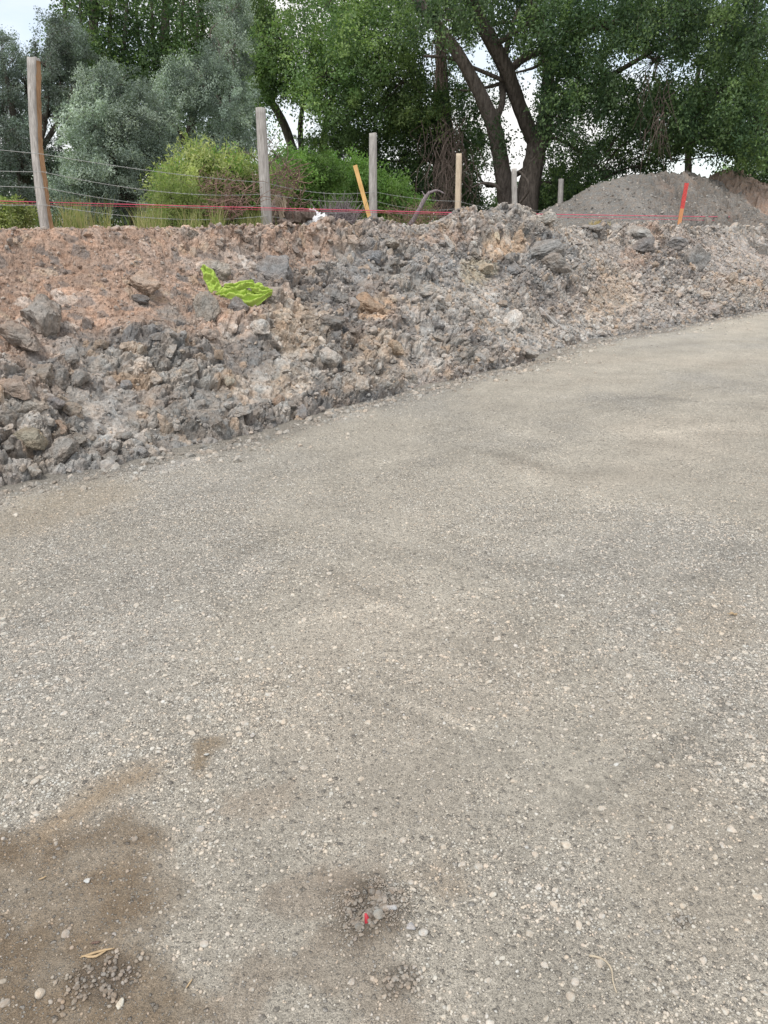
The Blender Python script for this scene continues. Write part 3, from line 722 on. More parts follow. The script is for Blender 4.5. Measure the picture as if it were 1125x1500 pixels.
# gravelly spill along the toe
ns = 15000; sv = rk.uniform(-5, 17, ns); tv = -np.abs(rk.normal(0, .12, ns))*np.where(rk.random(ns) < .25, 2.6, 1)*(.5+1.3*np.clip(.5+fbm(sv*1.3, sv*0, seed=94), 0, 1))+.04; x, y = xy(sv, tv); z, c, g = road_z(x, y)
sz = powsize(ns, .006, .045, 2.4); kp = rk.random(ns) < np.clip(.5+.9*fbm(sv*2, tv*3, seed=93), .1, 1)
tag(link('toe_rubble', scatter_mesh('toe_rubble', cv1, ICO[1][1], np.stack([x, y, z], -1)[kp], sz[kp], randrot(kp.sum(), rk), (c*.5+GREY*.6)[kp]*rk.uniform(.7, 1.2, (kp.sum(), 1)), rk, False), M_CLOD), 'dark fine rubble along the toe of the bank', 'rubble', kind='stuff')

rockm = []
for k in range(16):
    me = new_mesh('rock', smooth=False, V=rock(4, 700+k, cuts=14, rough=.12, flat=.78, crag=.06), Fc=ICO[4][1]); me.materials.append(M_ROCK); rockm.append(me)
def put_rock(p, rad, col, rotz=None, sc=(1, 1, 1), sink=.25, mesh=None, tilt=None, name='rock'):
    o = bpy.data.objects.new(name, mesh or rockm[rk.integers(0, 16)]); C.objects.link(o)
    o.location = [float(v) for v in (p+NRM*rad*(.5-sink))]
    o.rotation_euler = tilt if tilt is not None else (rk.normal()*.5, rk.normal()*.5, rk.uniform(0, 6.28) if rotz is None else rotz)
    o.scale = [float(rad*q) for q in sc]; o.color = (*[min(.6, float(v)*1.2) for v in col], 1); return o
# rocks one can point to: px, py, width px, height px, colour, label
HERO = [(62, 474, 70, 84, (.225, .225, .22), 'big cracked grey slab standing in the reddish soil at far left'),
        (30, 500, 62, 34, (.20, .19, .18), 'flat grey block under the big cracked slab'),
        (208, 423, 58, 32, (.27, .225, .19), 'broad brown rock high on the bank left of the lime cloth'),
        (206, 442, 26, 16, (.13, .13, .135), 'dark oval stone right under the broad brown rock'),
        (312, 402, 42, 40, (.27, .265, .25), 'pale grey slab behind the upright end of the lime cloth'),
        (298, 458, 36, 42, (.24, .235, .22), 'tall grey rock just below the lime cloth'),
        (345, 455, 44, 30, (.17, .17, .175), 'dark grey lump directly below the middle of the lime cloth'),
        (400, 402, 52, 34, (.19, .195, .205), 'bluish grey angular block right of the lime cloth'),
        (398, 440, 44, 22, (.22, .2, .185), 'brown grey block touching the right end of the lime cloth'),
        (38, 646, 50, 36, (.27, .25, .2), 'pale yellowish boulder low on the left of the bank'),
        (88, 668, 48, 42, (.235, .225, .215), 'round grey boulder near the toe at lower left'),
        (112, 650, 40, 28, (.235, .225, .21), 'grey boulder leaning behind the round one at lower left'),
        (140, 672, 22, 22, (.33, .33, .325), 'pale round stone right of the grey boulder near the toe'),
        (160, 674, 26, 22, (.25, .245, .235), 'grey angular stone beside the pale round stone'),
        (180, 642, 24, 24, (.28, .275, .265), 'lone grey cobble low on the smooth dirt patch'),
        (206, 664, 28, 17, (.34, .345, .355), 'pale bluish flat stone near the toe'),
        (240, 668, 16, 16, (.35, .34, .32), 'small pale stone at the very foot of the bank'),
        (218, 642, 18, 16, (.3, .3, .29), 'small grey cobble above the pale bluish flat stone'),
        (48, 692, 28, 16, (.33, .32, .3), 'flat pale stone at the foot left of the grey boulder'),
        (182, 568, 22, 16, (.27, .275, .29), 'bluish grey stone midway up the left bank'),
        (80, 592, 30, 22, (.175, .17, .18), 'smooth dark purple grey stone left of the dirt patch'),
        (103, 602, 26, 18, (.28, .255, .23), 'tan grey stone right of the smooth dark one'),
        (46, 600, 56, 34, (.24, .225, .205), 'craggy grey brown block left of the smooth dark stone'),
        (60, 552, 40, 26, (.25, .225, .2), 'grey brown angular rock under the cracked slab'),
        (88, 560, 30, 26, (.2, .195, .19), 'dark grey chunk in the cluster under the cracked slab'),
        (98, 524, 28, 28, (.3, .3, .3), 'light grey knobbly rock right of the cracked slab'),
        (112, 562, 28, 32, (.25, .245, .24), 'grey slab leaning below the light knobbly rock'),
        (88, 628, 36, 14, (.27, .215, .18), 'small reddish rock above the boulders at lower left'),
        (20, 575, 46, 34, (.26, .21, .18), 'reddish grey block at the left edge of the frame'),
        (10, 655, 28, 20, (.26, .25, .24), 'grey cobble cut by the left edge low on the bank'),
        (570, 362, 34, 22, (.28, .27, .255), 'light grey rock near the crest below the second grey fence post'),
        (545, 380, 28, 22, (.22, .235, .26), 'bluish rock high on the bank below the leaning orange lath'),
        (695, 528, 32, 30, (.29, .285, .28), 'pale grey knobbly boulder near the toe mid bank'),
        (580, 512, 24, 22, (.34, .275, .21), 'tan orange rock low on the middle of the bank'),
        (535, 455, 42, 34, (.28, .215, .165), 'reddish tan block in the middle of the bank'),
        (485, 478, 36, 24, (.17, .17, .17), 'dark grey craggy block with a gap behind it mid bank'),
        (486, 440, 40, 34, (.18, .18, .178), 'large dark craggy lump upslope of the tan block'),
        (598, 556, 24, 16, (.31, .3, .28), 'pale stone near the toe below the tan orange rock'),
        (566, 566, 24, 18, (.27, .265, .255), 'grey stone at the toe left of the pale one'),
        (440, 605, 18, 16, (.27, .275, .29), 'bluish grey stone at the toe left of centre'),
        (408, 590, 20, 14, (.3, .24, .2), 'tan stone near the toe left of centre'),
        (790, 375, 56, 34, (.205, .205, .205), 'dark grey slab high on the bank under the clod heap'),
        (795, 325, 30, 20, (.29, .285, .27), 'pale knobbly rock at the left foot of the gravel pile'),
        (1018, 382, 34, 44, (.18, .185, .19), 'dark leaning slab on the bank below the red topped stake'),
        (932, 348, 44, 26, (.25, .25, .245), 'rounded grey block at the crest in front of the gravel pile'),
        (895, 340, 24, 16, (.31, .3, .29), 'pale angular rock at the crest beside the yellow grass tuft'),
        (866, 338, 30, 18, (.24, .235, .23), 'grey angular rock left of the yellow grass tuft'),
        (940, 365, 36, 24, (.15, .15, .155), 'dark wet looking block below the rounded grey block'),
        (985, 360, 30, 24, (.2, .2, .205), 'grey blocky clod high on the bank left of the leaning slab'),
        (812, 392, 40, 24, (.22, .21, .2), 'grey brown overhanging block under the dark slab'),
        (770, 520, 30, 16, (.29, .28, .27), 'flat grey rock at the toe right of the knobbly boulder'),
        (640, 480, 22, 16, (.12, .12, .125), 'small dark rock beside a hollow low on the middle of the bank')]
occupied = []
for k, (px, py, wp, hp, col, lab) in enumerate(HERO):
    p, i = on_bank(px, py); zc = _zc[i]; rad = max(wp, hp)/2*zc/F*1.2; col = np.array(col)*np.array([1.05, 1.0, .94])*.8+_flatC[i]*.2
    a = wp/max(wp, hp); b = hp/max(wp, hp)
    me = rockm[k % 16]
    o = put_rock(p, rad, col, rotz=rk.uniform(-.3, .3), sc=(max(a, .6), .8, max(b, .5)*1.3), sink=.28, mesh=me, tilt=(rk.normal()*.2-.15, rk.normal()*.15, AZ*-.6+rk.normal()*.3))
    tag(o, lab, 'rock', 'named rocks on the bank'); occupied.append((px, py, max(wp, hp)*.45))
occupied.append((350, 430, 45)); occupied.append((308, 415, 30))
LM = [(150, 'below the split fence post'), (290, 'left of the lime cloth'), (400, 'around the lime cloth'), (470, 'right of the lime cloth'), (560, 'below the leaning orange lath'), (640, 'below the broken branch'), (790, 'below the clod heap'), (930, 'below the grey gravel pile'), (1130, 'below the red topped stake')]
BMARK = [(62, 474, 'cracked grey slab'), (208, 423, 'broad brown rock'), (350, 430, 'lime cloth'), (38, 646, 'yellowish boulder'), (100, 662, 'round grey boulders'), (180, 642, 'lone grey cobble'), (182, 568, 'bluish grey stone'), (80, 592, 'dark purple grey stone'), (570, 362, 'light grey crest rock'), (695, 528, 'knobbly pale boulder'), (580, 512, 'tan orange rock'), (535, 455, 'reddish tan block'), (486, 455, 'dark craggy lumps'), (790, 375, 'dark grey slab'), (802, 468, 'grey board'), (1018, 382, 'dark leaning slab'), (932, 348, 'rounded crest block'), (640, 480, 'small dark hollow'), (700, 320, 'clod heap'), (880, 330, 'yellow grass tuft'), (998, 330, 'red topped stake'), (392, 334, 'second post'), (545, 332, 'third post'), (72, 326, 'split post'), (440, 605, 'bluish toe stone'), (900, 440, 'plain right slope'), (300, 560, 'left middle slope'), (240, 668, 'small pale toe stone'), (1080, 430, 'right end of the toe')]
cnt = 0; tries = 0
while cnt < 300-len(HERO)-2 and tries < 6000:
    tries += 1
    px = rk.uniform(4, 1110); f0 = np.interp(px, [p[0] for p in foot_px], [p[1] for p in foot_px]); py = f0-(f0-332)*rk.random()**1.1
    v = (f0-py)/(f0-330)
    if px < 280 and v > .55 and rk.random() < .85: continue
    if px > 700 and rk.random() < .25: continue
    p, i = on_bank(px, py); zc = _zc[i]; rad = float(powsize(1, .05, .19, 2.6)[0])*(1.25 if px > 600 else 1); rp = rad*F/zc
    if any(math.hypot(px-q[0], py-q[1]) < q[2]+rp*.7 for q in occupied): continue
    if v < .05: rad *= .5
    if BSM.ravel()[i] > .55 and rk.random() < .7: rad *= .45
    occupied.append((px, py, rp))
    c0 = clod_cols(_flatC[i][None], 1)[0]; o = put_rock(p, rad, c0, sc=(1, rk.uniform(.7, 1), rk.uniform(.65, 1)), sink=.35)
    szw = 'large' if rad > .085 else ('middling' if rad > .05 else 'small')
    hw = 'at the foot' if v < .18 else ('low down' if v < .42 else ('halfway up' if v < .7 else 'high up'))
    lm = next(n for x_, n in LM if px < x_)
    tag(o, f'{szw} {shade_word(c0)} clod {hw} {relpos(px, py, BMARK, 26, 50)}', 'rock', f'clods {hw} {lm}'); cnt += 1
print('rocks', cnt)

# ------------------------------------------------------------------ spoil piles behind the crest
def pile(name, ridge, base_r, hts, col, lab, cat, amp, colf=None, m=None, zb=1.55, steep=.62, res=.04):
    """height field pile: ridge points (x,y,z) fall off at the angle of repose"""
    R = np.array(ridge); x0, x1 = R[:, 0].min()-base_r, R[:, 0].max()+base_r; y0, y1 = R[:, 1].min()-base_r, R[:, 1].max()+base_r
    xs = np.arange(x0, x1, res); ys = np.arange(y0, y1, res*1.6); X, Y = np.meshgrid(xs, ys, indexing='ij'); Z = np.full(X.shape, -9.)
    RR = spline(R, 40)
    wx = X+.5*fbm(X*.9, Y*.9, seed=501, oct=4); wy = Y+.5*fbm(X*.9, Y*.9, seed=502, oct=4)
    for q in RR: Z = np.maximum(Z, q[2]-np.sqrt(np.hypot(wx-q[0], wy-q[1])**2+.12)*steep+.2)
    f1, f2, idr = worley(X/.28, Y/.28, 77); g1, g2_, idr2 = worley(X/.12, Y/.12, 78)
    a = amp(X, Y) if callable(amp) else amp
    Z = Z - a*.26 + a*.2*fbm(X*.8, Y*.8, seed=505, oct=3) + a*1.5*(.14*np.sqrt(np.clip(1-(f1/.75)**2, 0, 1))*idr+.06*np.sqrt(np.clip(1-(g1/.75)**2, 0, 1))*idr2+.07*fbm(X*2, Y*2, seed=503, oct=4)) + .012*vnoise(X*22, Y*22, seed=504)
    s_, t_ = inv_xy(X, Y); keep = Z > np.minimum(bank_z(s_, t_), zb)-.2
    ni, nj = X.shape; idx = np.arange(ni*nj).reshape(ni, nj); Fq = np.stack([idx[:-1, :-1], idx[1:, :-1], idx[1:, 1:], idx[:-1, 1:]], -1).reshape(-1, 4); Fq = Fq[keep.ravel()[Fq].all(1)]
    used, iv = np.unique(Fq, return_inverse=True); V = np.stack([X, Y, Z], -1).reshape(-1, 3)[used]
    cc = (colf(X, Y, Z, idr) if colf else np.tile(col, X.shape+(1,)).reshape(X.shape+(3,))).reshape(-1, 3)[used]
    o = link(name, new_mesh(name, V, iv.reshape(-1, 4), cc, smooth=False), m or M_CLOD); return tag(o, lab, cat)
pr = [at(893, 264, 23.3), at(922, 257, 24.0), at(950, 249, 24.6), at(985, 247, 25.4), at(1015, 250, 26.0), at(1030, 262, 26.4)]
def pcol(X, Y, Z, idr):
    k = sstep(7.3, 8.8, X+.5*fbm(X, Z*1.0, seed=510)); n = fbm(X*1.5, Z*2, seed=511, oct=4)
    g = np.array([.178, .170, .158]); b = np.array([.165, .153, .14]); c = g*(1-k[..., None])+b*k[..., None]; tn = (sstep(.1, .4, n)*k*.6)[..., None]
    c = c*(1-tn)+np.array([.27, .2, .16])*tn; return c*(.88+.24*idr*k+.12*(1-k))[..., None]*(1+.35*fbm(X*2.2+Y*.6, Z*.5+Y*.4, seed=513, oct=4))[..., None]
pile('gravel_pile', pr, 3.6, 0, None, 'big grey gravel heap with a smooth left flank behind the red topped stake', 'gravel pile', lambda X, Y: .18+.9*sstep(6.4, 8.2, X+.6*fbm(X, Y, seed=520)), pcol, steep=.6)
GP = bpy.data.objects['gravel_pile']; co_ = np.empty(len(GP.data.vertices)*3, np.float32); GP.data.vertices.foreach_get('co', co_); co_ = co_.reshape(-1, 3)
zz_ = co_[:, 2]; w8 = np.clip(3.9-zz_, .35, 2.4)**1.6; ii = np.random.default_rng(3).choice(len(co_), 15000, p=w8/w8.sum()); pp_ = co_[ii].astype(float); szz = powsize(15000, .010, .06, 2.6)
o = link('loose_stones', scatter_mesh('loose_stones', cv1, ICO[1][1], pp_, szz, randrot(15000, rk), np.array([[.2, .19, .177]])*rk.uniform(.5, 2.0, (15000, 1)), rk, False), M_CLOD, GP); o['kind'] = 'stuff'
pr2 = [at(1056, 258, 26.8), at(1072, 243, 27.1), at(1092, 250, 27.5), at(1108, 280, 28), at(1160, 292, 29)]
pile('dirt_pile', pr2, 3.2, 0, None, 'reddish brown dirt heap at the right edge behind the gravel heap', 'dirt pile', 1.3, lambda X, Y, Z, i: np.array([.33, .255, .21])*(.85+.3*i)[..., None]*(1+.15*fbm(X*2, Z*3, seed=512))[..., None], steep=.62, res=.06)
pr3 = [at(1035, 288, 25.8), at(1080, 300, 27.0), at(1150, 310, 28.5)]
pile('rubble_pile', pr3, 2.2, 0, None, 'low lumpy grey rubble heap joining the gravel heap and the brown dirt heap', 'rubble pile', 1.6, lambda X, Y, Z, i: np.array([.2, .18, .163])*(.8+.4*i)[..., None], steep=.5, res=.05)
# ------------------------------------------------------------------ fence
VPX = 1183
POSTX = [(50, 85, 72, 326), (381, 158, 392, 334), (546, 195, 547, 334), (672, 225, 670, 336), (753, 247, 755, 337), (822, 262, 820, 337)]
PL = ['split weathered post with an orange broken side, tallest and leftmost', 'round grey post in front of the torn log and dead brush', 'round grey post right beside the leaning orange lath', 'pale split post standing behind the clod heap', 'slim grey post in front of the big double trunk', 'short looking grey post at the left flank of the gravel heap']
PW = [20, 15, 11.5, 9.5, 8, 8]
posts = []
for k, (tx, ty, bx, by) in enumerate(POSTX):
    d = 9744/abs(VPX-bx)*.985
    B = at(bx, by, d); T = at(tx, ty, d + (.12 if k == 0 else 0)); rad = PW[k]/2*d*.94/F
    zg = bank_top_z(B[0], B[1])-.25; dirv = (T-B)/np.linalg.norm(T-B); B0 = B+dirv*((zg-B[2])/dirv[2])
    root = empty('fence_post', B0, label=PL[k], cat='fence post', group='posts of the wire fence')
    H = np.linalg.norm(T-B0); n = 16 if k == 0 else 14; K = 26; mb = MB(); hs = np.linspace(0, H, K)
    rg = np.random.default_rng(800+k); th = np.arange(n)*2*math.pi/n
    V = []
    for i, hh in enumerate(hs):
        rr_ = rad*(1.06-.12*hh/H)*(1+.03*np.sin(th*3+k)+.012*rg.normal(size=n))
        cx, cy = np.cos(th)*rr_, np.sin(th)*rr_
        bow = (.03*math.sin(hh/H*3.1) if k == 0 else .006*math.sin(hh*2))
        if k == 0:   # half round: sawn flat to the right, wandering split line
            lim = rad*(.42+.10*math.sin(hh*4.1)+.05*math.sin(hh*11)); cx = np.minimum(cx, lim); cx = cx-bow*1.5+.0
        if k == 3: cx = np.clip(cx, -rad*.8, rad*.8); cy = np.clip(cy, -rad*.7, rad*.8)
        c = dirv*hh+np.array([-bow if k else 0, 0, 0]); V.append(np.stack([cx, cy, np.zeros(n)], -1)+c)
    V = np.array(V)
    V[-1, :, 2] += rg.normal(0, .004, n)
    Vf = np.vstack([V.reshape(-1, 3), V[-1].mean(0)]); Fq = [(i*n+j, i*n+(j+1) % n, (i+1)*n+(j+1) % n, (i+1)*n+j) for i in range(K-1) for j in range(n)]
    Fq += [((K-1)*n+j, (K-1)*n+(j+1) % n, (K-1)*n+(j+2) % n, K*n) for j in range(0, n, 2)]
    pst = link('post', new_mesh('post', Vf, np.array(Fq)), M_PALE if k == 3 else M_POST, root)
    if k in (0, 3):    # splintered face with its own colour
        mb = MB(); strip = []
        for i, hh in enumerate(np.linspace(0.0, H*.985, 40)):
            lim = rad*((.42+.10*math.sin(hh*4.1)+.05*math.sin(hh*11)) if k == 0 else .8); bow = .03*math.sin(hh/H*3.1) if k == 0 else 0; c = dirv*hh
            w_ = rad*(.55+.1*math.sin(hh*7+1)+.06*rg.normal()) if k == 0 else rad*.5
            x_ = lim-bow*1.5+.004; bulge = rad*(.30+.08*math.sin(hh*9)+.05*rg.normal())*(1 if k == 0 else .3)
            strip.append([c+np.array([x_-.01, -w_*1.1, 0]), c+np.array([x_+bulge, -w_*.45, 0]), c+np.array([x_+bulge*.8, w_*.5, 0]), c+np.array([x_-.01, w_*1.1, 0])])
        S4 = np.array(strip); K4 = len(S4); Fq = [(i*4+j, i*4+j+1, (i+1)*4+j+1, (i+1)*4+j) for i in range(K4-1) for j in range(3)]+[((K4-1)*4+3, (K4-1)*4+2, (K4-1)*4+1, (K4-1)*4)]
        sf = link('split_face', new_mesh('split_face', S4.reshape(-1, 3), np.array(Fq)), M_SPLIT if k == 0 else M_PALE, root)
        sf['label'] = 'raw orange brown broken side of the post' if k == 0 else 'pale splintered side of the post'
    posts.append((B, T, rad, d))
# barbed wires: run past the posts from off the left edge to behind the pile
def post_pt(k, h):   # point at height h above post k's base, camera side
    B, T, rad, d = posts[k]; dv = (T-B)/np.linalg.norm(T-B); return B+dv*h/dv[2]+np.array([0.2, -1, 0])*rad*1.02
wires_h = [(.66, .62, .62, .60, .60, .60), (.49, .47, .47, .45, .45, .45), (.34, .32, .33, .31, .3, .3), (.17, .17, .19, .17, .16, .16)]
wl = ['topmost barbed wire strand of the fence', 'second barbed wire strand from the top', 'third barbed wire strand from the top', 'lowest barbed wire strand just above the string']
for q, hs in enumerate(wires_h):
    mb = MB(); ctrl = [post_pt(k, hs[k]) for k in range(6)]
    dirl = (ctrl[0]-ctrl[1]); ctrl = [ctrl[0]+dirl*1.2] + ctrl + [ctrl[-1]+(ctrl[-1]-ctrl[-2])*1.0]
    root = empty('barbed_wire', ctrl[1], label=wl[q], cat='barbed wire', group='strands of the wire fence'); off = ctrl[1]
    rg = np.random.default_rng(900+q); line = []
    for a, b in zip(ctrl[:-1], ctrl[1:]):
        t = np.linspace(0, 1, 24)[:, None]; seg = a*(1-t)+b*t; sag = rg.uniform(.03, .09)*(1+q*.1)
        seg[:, 2] -= 4*sag*(t[:, 0]*(1-t[:, 0])); line.append(seg[:-1])
    line.append(ctrl[-1][None]); line = np.vstack(line)-off
    mb.tube(line, .0028+.0*q, 5); wo = link('strand', mb.mesh('strand'), M_WIRE, root)
    mb = MB(); L = np.concatenate([[0], np.cumsum(np.linalg.norm(np.diff(line, axis=0), axis=1))])
    for dist in np.arange(.1, L[-1], .14):
        p = np.array([np.interp(dist, L, line[:, i]) for i in range(3)])
        for s2 in (-1, 1):
            v = rg.normal(size=3)*.5+np.array([0, 0, 1.]); v = v/np.linalg.norm(v)*.014; mb.tube(np.array([p-v, p+v]), .0016, 3, cap=False)
    link('barbs', mb.mesh('barbs'), M_WIRE, root)['kind'] = 'stuff'
# two pink strings on the camera side of the fence
for q, (yl, yr, lab) in enumerate(((293, 319, 'bright pink string line drawn along the whole top of the bank'), (297, 326, 'thinner second pink string sagging under the bright one'))):
    mb = MB(); A = at(-150, yl-2.5, 7.6); M1 = at(640, 311+q*2.5, 14.6); Bp = at(1260, yr, 32)
    pts = []
    for a, b, sg in ((A, M1, .0), (M1, Bp, .02)):
        t = np.linspace(0, 1, 50)[:, None]; s_ = a*(1-t)+b*t; s_[:, 2] -= 4*sg*t[:, 0]*(1-t[:, 0]); pts.append(s_[:-1])
    pts.append(Bp[None]); P = np.vstack(pts)
    mb.tube(P, np.linspace(.0038, .011, len(P)) if q == 0 else np.linspace(.0016, .006, len(P)), 5)
    tag(link('string_line', mb.mesh('string_line'), M_STRING), lab, 'string', 'pink string lines')

def stake(base_px, top_px, d, w_px, mtl, lab, tip=None):
    B = at(*base_px, d); T = at(*top_px, d); dv = (T-B)/np.linalg.norm(T-B); B = B-dv*.15; H = np.linalg.norm(T-B); hw = w_px/2*d*.94/F
    root = empty('survey_stake', B, label=lab, cat='survey stake'); side = np.cross(dv, [0, 1, 0]); side /= np.linalg.norm(side); dep = np.cross(side, dv)*hw*.35
    def bar(a, b, k, m, nm, pt=False):
        V = []
        for i, h in enumerate(np.linspace(a, b, 8)):
            wv = hw*k; 
            for sx, sy in ((-1, -1), (1, -1), (1, 1), (-1, 1)): V.append(dv*h+side*sx*wv*(1+.04*math.sin(h*17))+dep*k*sy)
        V = np.array(V); Fq = [(i*4+j, i*4+(j+1) % 4, (i+1)*4+(j+1) % 4, (i+1)*4+j) for i in range(7) for j in range(4)]+[(28, 29, 30, 31), (3, 2, 1, 0)]
        return link(nm, new_mesh(nm, V, np.array(Fq), smooth=False), m, root)
    if tip:
        bar(0, H*(1-tip), 1, mtl, 'shaft'); bar(H*(1-tip), H, 1.06, M_RED, 'painted_top')['label'] = 'red painted top of the stake'
    else: bar(0, H, 1, mtl, 'shaft')
stake((545, 332), (520, 242), 14.2, 6.0, M_LATH, 'bare orange yellow pine lath leaning left beside the third post')
stake((994, 333), (1006, 268), 20.9, 5.2, M_LATHO, 'thin orange stake with a red painted top in front of the gravel heap', tip=.5)
# timber scrap half buried in the bank
pA, _ = on_bank(790, 457); pB, _ = on_bank(814, 480); dv = pB-pA; dv = dv/np.linalg.norm(dv); side = np.cross(dv, NRM); V = []
for i, h in enumerate(np.linspace(-.04, np.linalg.norm(pB-pA), 7)):
    for sx, sy in ((-1, 0), (1, 0), (1, 1), (-1, 1)): V.append(pA+dv*h+side*sx*.024+NRM*(.03+.03*sy))
Fq = [(i*4+j, i*4+(j+1) % 4, (i+1)*4+(j+1) % 4, (i+1)*4+j) for i in range(6) for j in range(4)]+[(24, 25, 26, 27), (3, 2, 1, 0)]
tag(link('wood_scrap', new_mesh('wood_scrap', np.array(V), np.array(Fq), smooth=False), M_POST), 'thin grey board end poking from the bank low on the right half', 'board')

# ------------------------------------------------------------------ lime cloth
def cloth_strip(ctr, wid, nrm, seed, nu=70, nv=26, folds=5, amp=.03):
    ctr = spline(ctr, nu); wd = np.interp(np.linspace(0, 1, nu), np.linspace(0, 1, len(wid)), wid); T = np.gradient(ctr, axis=0); T /= np.linalg.norm(T, axis=1)[:, None]
    Sd = np.cross(T, nrm); Sd /= np.linalg.norm(Sd, axis=1)[:, None]; v = np.linspace(-1, 1, nv); u = np.linspace(0, 1, nu)
    Ug, Vg = np.meshgrid(u, v, indexing='ij'); rough = fbm(Ug*7+seed, Vg*1.6, seed=seed, oct=3)
    ph = Vg*folds*.62+2.6*rough+Ug*5.5; fold = amp*(1.1-1.9*np.abs(np.sin(ph)))*(.75+.4*vnoise(Ug*4, Vg*2, seed=seed+1)) + amp*.35*np.sin(ph*2.3+3*vnoise(Ug*6, Vg*2, seed=seed+6))
    fold = fold*(1-.3*np.abs(Vg)) - .6*amp*np.abs(Vg)**3
    wob = 1+.22*vnoise(Ug*9, np.sign(Vg)*3+0*Ug, seed=seed+4)
    P = ctr[:, None, :]+Sd[:, None, :]*(Vg*wd[:, None]*wob)[..., None]+nrm*(fold+amp*.7)[..., None]
    idx = np.arange(nu*nv).reshape(nu, nv); return P.reshape(-1, 3), np.stack([idx[:-1, :-1], idx[1:, :-1], idx[1:, 1:], idx[:-1, 1:]], -1).reshape(-1, 4)
def bp(px, py, lift): return on_bank(px, py)[0]*0+at(px, py, CD)+0*lift
c0, _ = on_bank(350, 432); CD = c0[1]-.12
pc = lambda px, py, dz=0: at(px, py, CD+dz)
mpx = CD*.95/F
mb = MB()
nr = NRM*.8+np.array([0, -.6, .1]); nr /= np.linalg.norm(nr)
for (cc, ww, sd_, fl, am) in (
    ([pc(297, 391), pc(306, 403), pc(314, 420), pc(322, 437)], [5, 9, 10, 10, 4], 11, 4, .028),
    ([pc(316, 436), pc(332, 430), pc(350, 433), pc(368, 437), pc(388, 433), pc(398, 431)], [8, 12, 14, 15, 13, 6, 2], 12, 7, .05),
    ([pc(328, 420), pc(345, 421), pc(365, 418), pc(380, 424), pc(396, 431)], [3, 6, 6, 7, 4], 13, 5, .04),
    ([pc(327, 438), pc(340, 440), pc(352, 436), pc(360, 447)], [5, 8, 7, 3], 14, 5, .028)):
    V, Fq = cloth_strip(np.array(cc), [w_*mpx for w_ in ww], nr, sd_, folds=fl, amp=am); mb.add(V, Fq)
me = mb.mesh('hi_vis_cloth')
M_LIME, t_, b_ = mat_base('lime_cloth', .75, .3)
n_ = noise(t_, coords(t_), 500, 2); n2_ = noise(t_, coords(t_), 9, 4)
t_.links.new(mixc(t_, ramp(t_, n2_, [(.58, 0.), (.75, .55)]), mul(t_, (.37, .50, .10), ramp(t_, n_, [(.3, .85), (.7, 1.1)])), (.33, .38, .12)), b_.inputs['Base Color']); bump(t_, b_, n_, .25, .002)
o = link('safety_vest', me, M_LIME); md = o.modifiers.new('thick', 'SOLIDIFY'); md.thickness = .003
tag(o, 'crumpled lime green cloth lying on the rocks of the bank', 'cloth')

# ------------------------------------------------------------------ little things on the pad
p = ground_at(537, 1366); mb = MB()
mb.tube(spline([(0, 0, -.01), (.002, .004, .012), (.0, .010, .026), (-.003, .016, .034)], 8), np.array([.009, .011, .0115, .011, .010, .009, .007, .004])*.6, 9, rough=.2)
o = link('red_marker', mb.mesh('red_marker'), M_REDP, loc=[float(v) for v in p+np.array([0, 0, .010])]); tag(o, 'small red plastic cap poking out of the disturbed hole', 'marker')
for k, (px, py, rad, col, lab) in enumerate(((540, 1352, .018, (.3, .26, .225), 'brownish cobble leaning on the red cap'), (556, 1360, .016, (.27, .26, .235), 'grey flat chip right of the red cap'), (574, 1346, .014, (.42, .41, .4), 'round white pebble at the right rim of the disturbed hole'), (527, 1372, .013, (.2, .19, .17), 'dark stone left of the red cap'), (620, 1373, .013, (.44, .43, .4), 'white round pebble right of the disturbed hole'), (304, 1111, .011, (.44, .43, .4), 'lone pale stone in the small tan dirt spot'), (129, 1296, .010, (.5, .5, .48), 'whitest pebble in the damp brown soil'), (177, 1476, .014, (.5, .47, .4), 'cream pebble at the bottom of the damp soil'), (60, 1462, .014, (.48, .43, .36), 'cream flat pebble near the bottom left corner'), (602, 1365, .013, (.36, .36, .36), 'grey striped pebble beside the white one right of the hole'))):
    z, c, g = road_z(np.array([ground_at(px, py)[0]]), np.array([ground_at(px, py)[1]])); q = ground_at(px, py)
    o = bpy.data.objects.new('pebble', pebm[k]); C.objects.link(o); o.location = (q[0], q[1], float(z[0])+rad*.25); o.rotation_euler = (rk.normal()*.3, rk.normal()*.3, rk.uniform(0, 6)); o.scale = [rad]*3; o.color = (*col, 1); tag(o, lab, 'pebble', 'stones that stand out on the pad')
def gpath(pts, lift=.006):
    out_ = []
    for px, py in pts:
        q = ground_at(px, py); z, _, _ = road_z(q[:1].copy(), q[1:2].copy()); out_.append([q[0], q[1], float(z[0])+lift])
    return np.array(out_)
M_STRAW = plain('dry_straw', (.42, .31, .185), .8, 50); M_TWIGD = plain('pale_twig', (.42, .36, .27), .85, 50)
mb = MB(); mb.tube(spline(gpath([(862, 1408), (876, 1410), (888, 1417), (895, 1430), (897, 1446), (902, 1462)]), 30), np.linspace(.0028, .0015, 30), 6, rough=.15)
tag(link('twig', mb.mesh('twig'), M_TWIGD), 'thin pale twig bent like a hook on the gravel at lower right', 'twig')
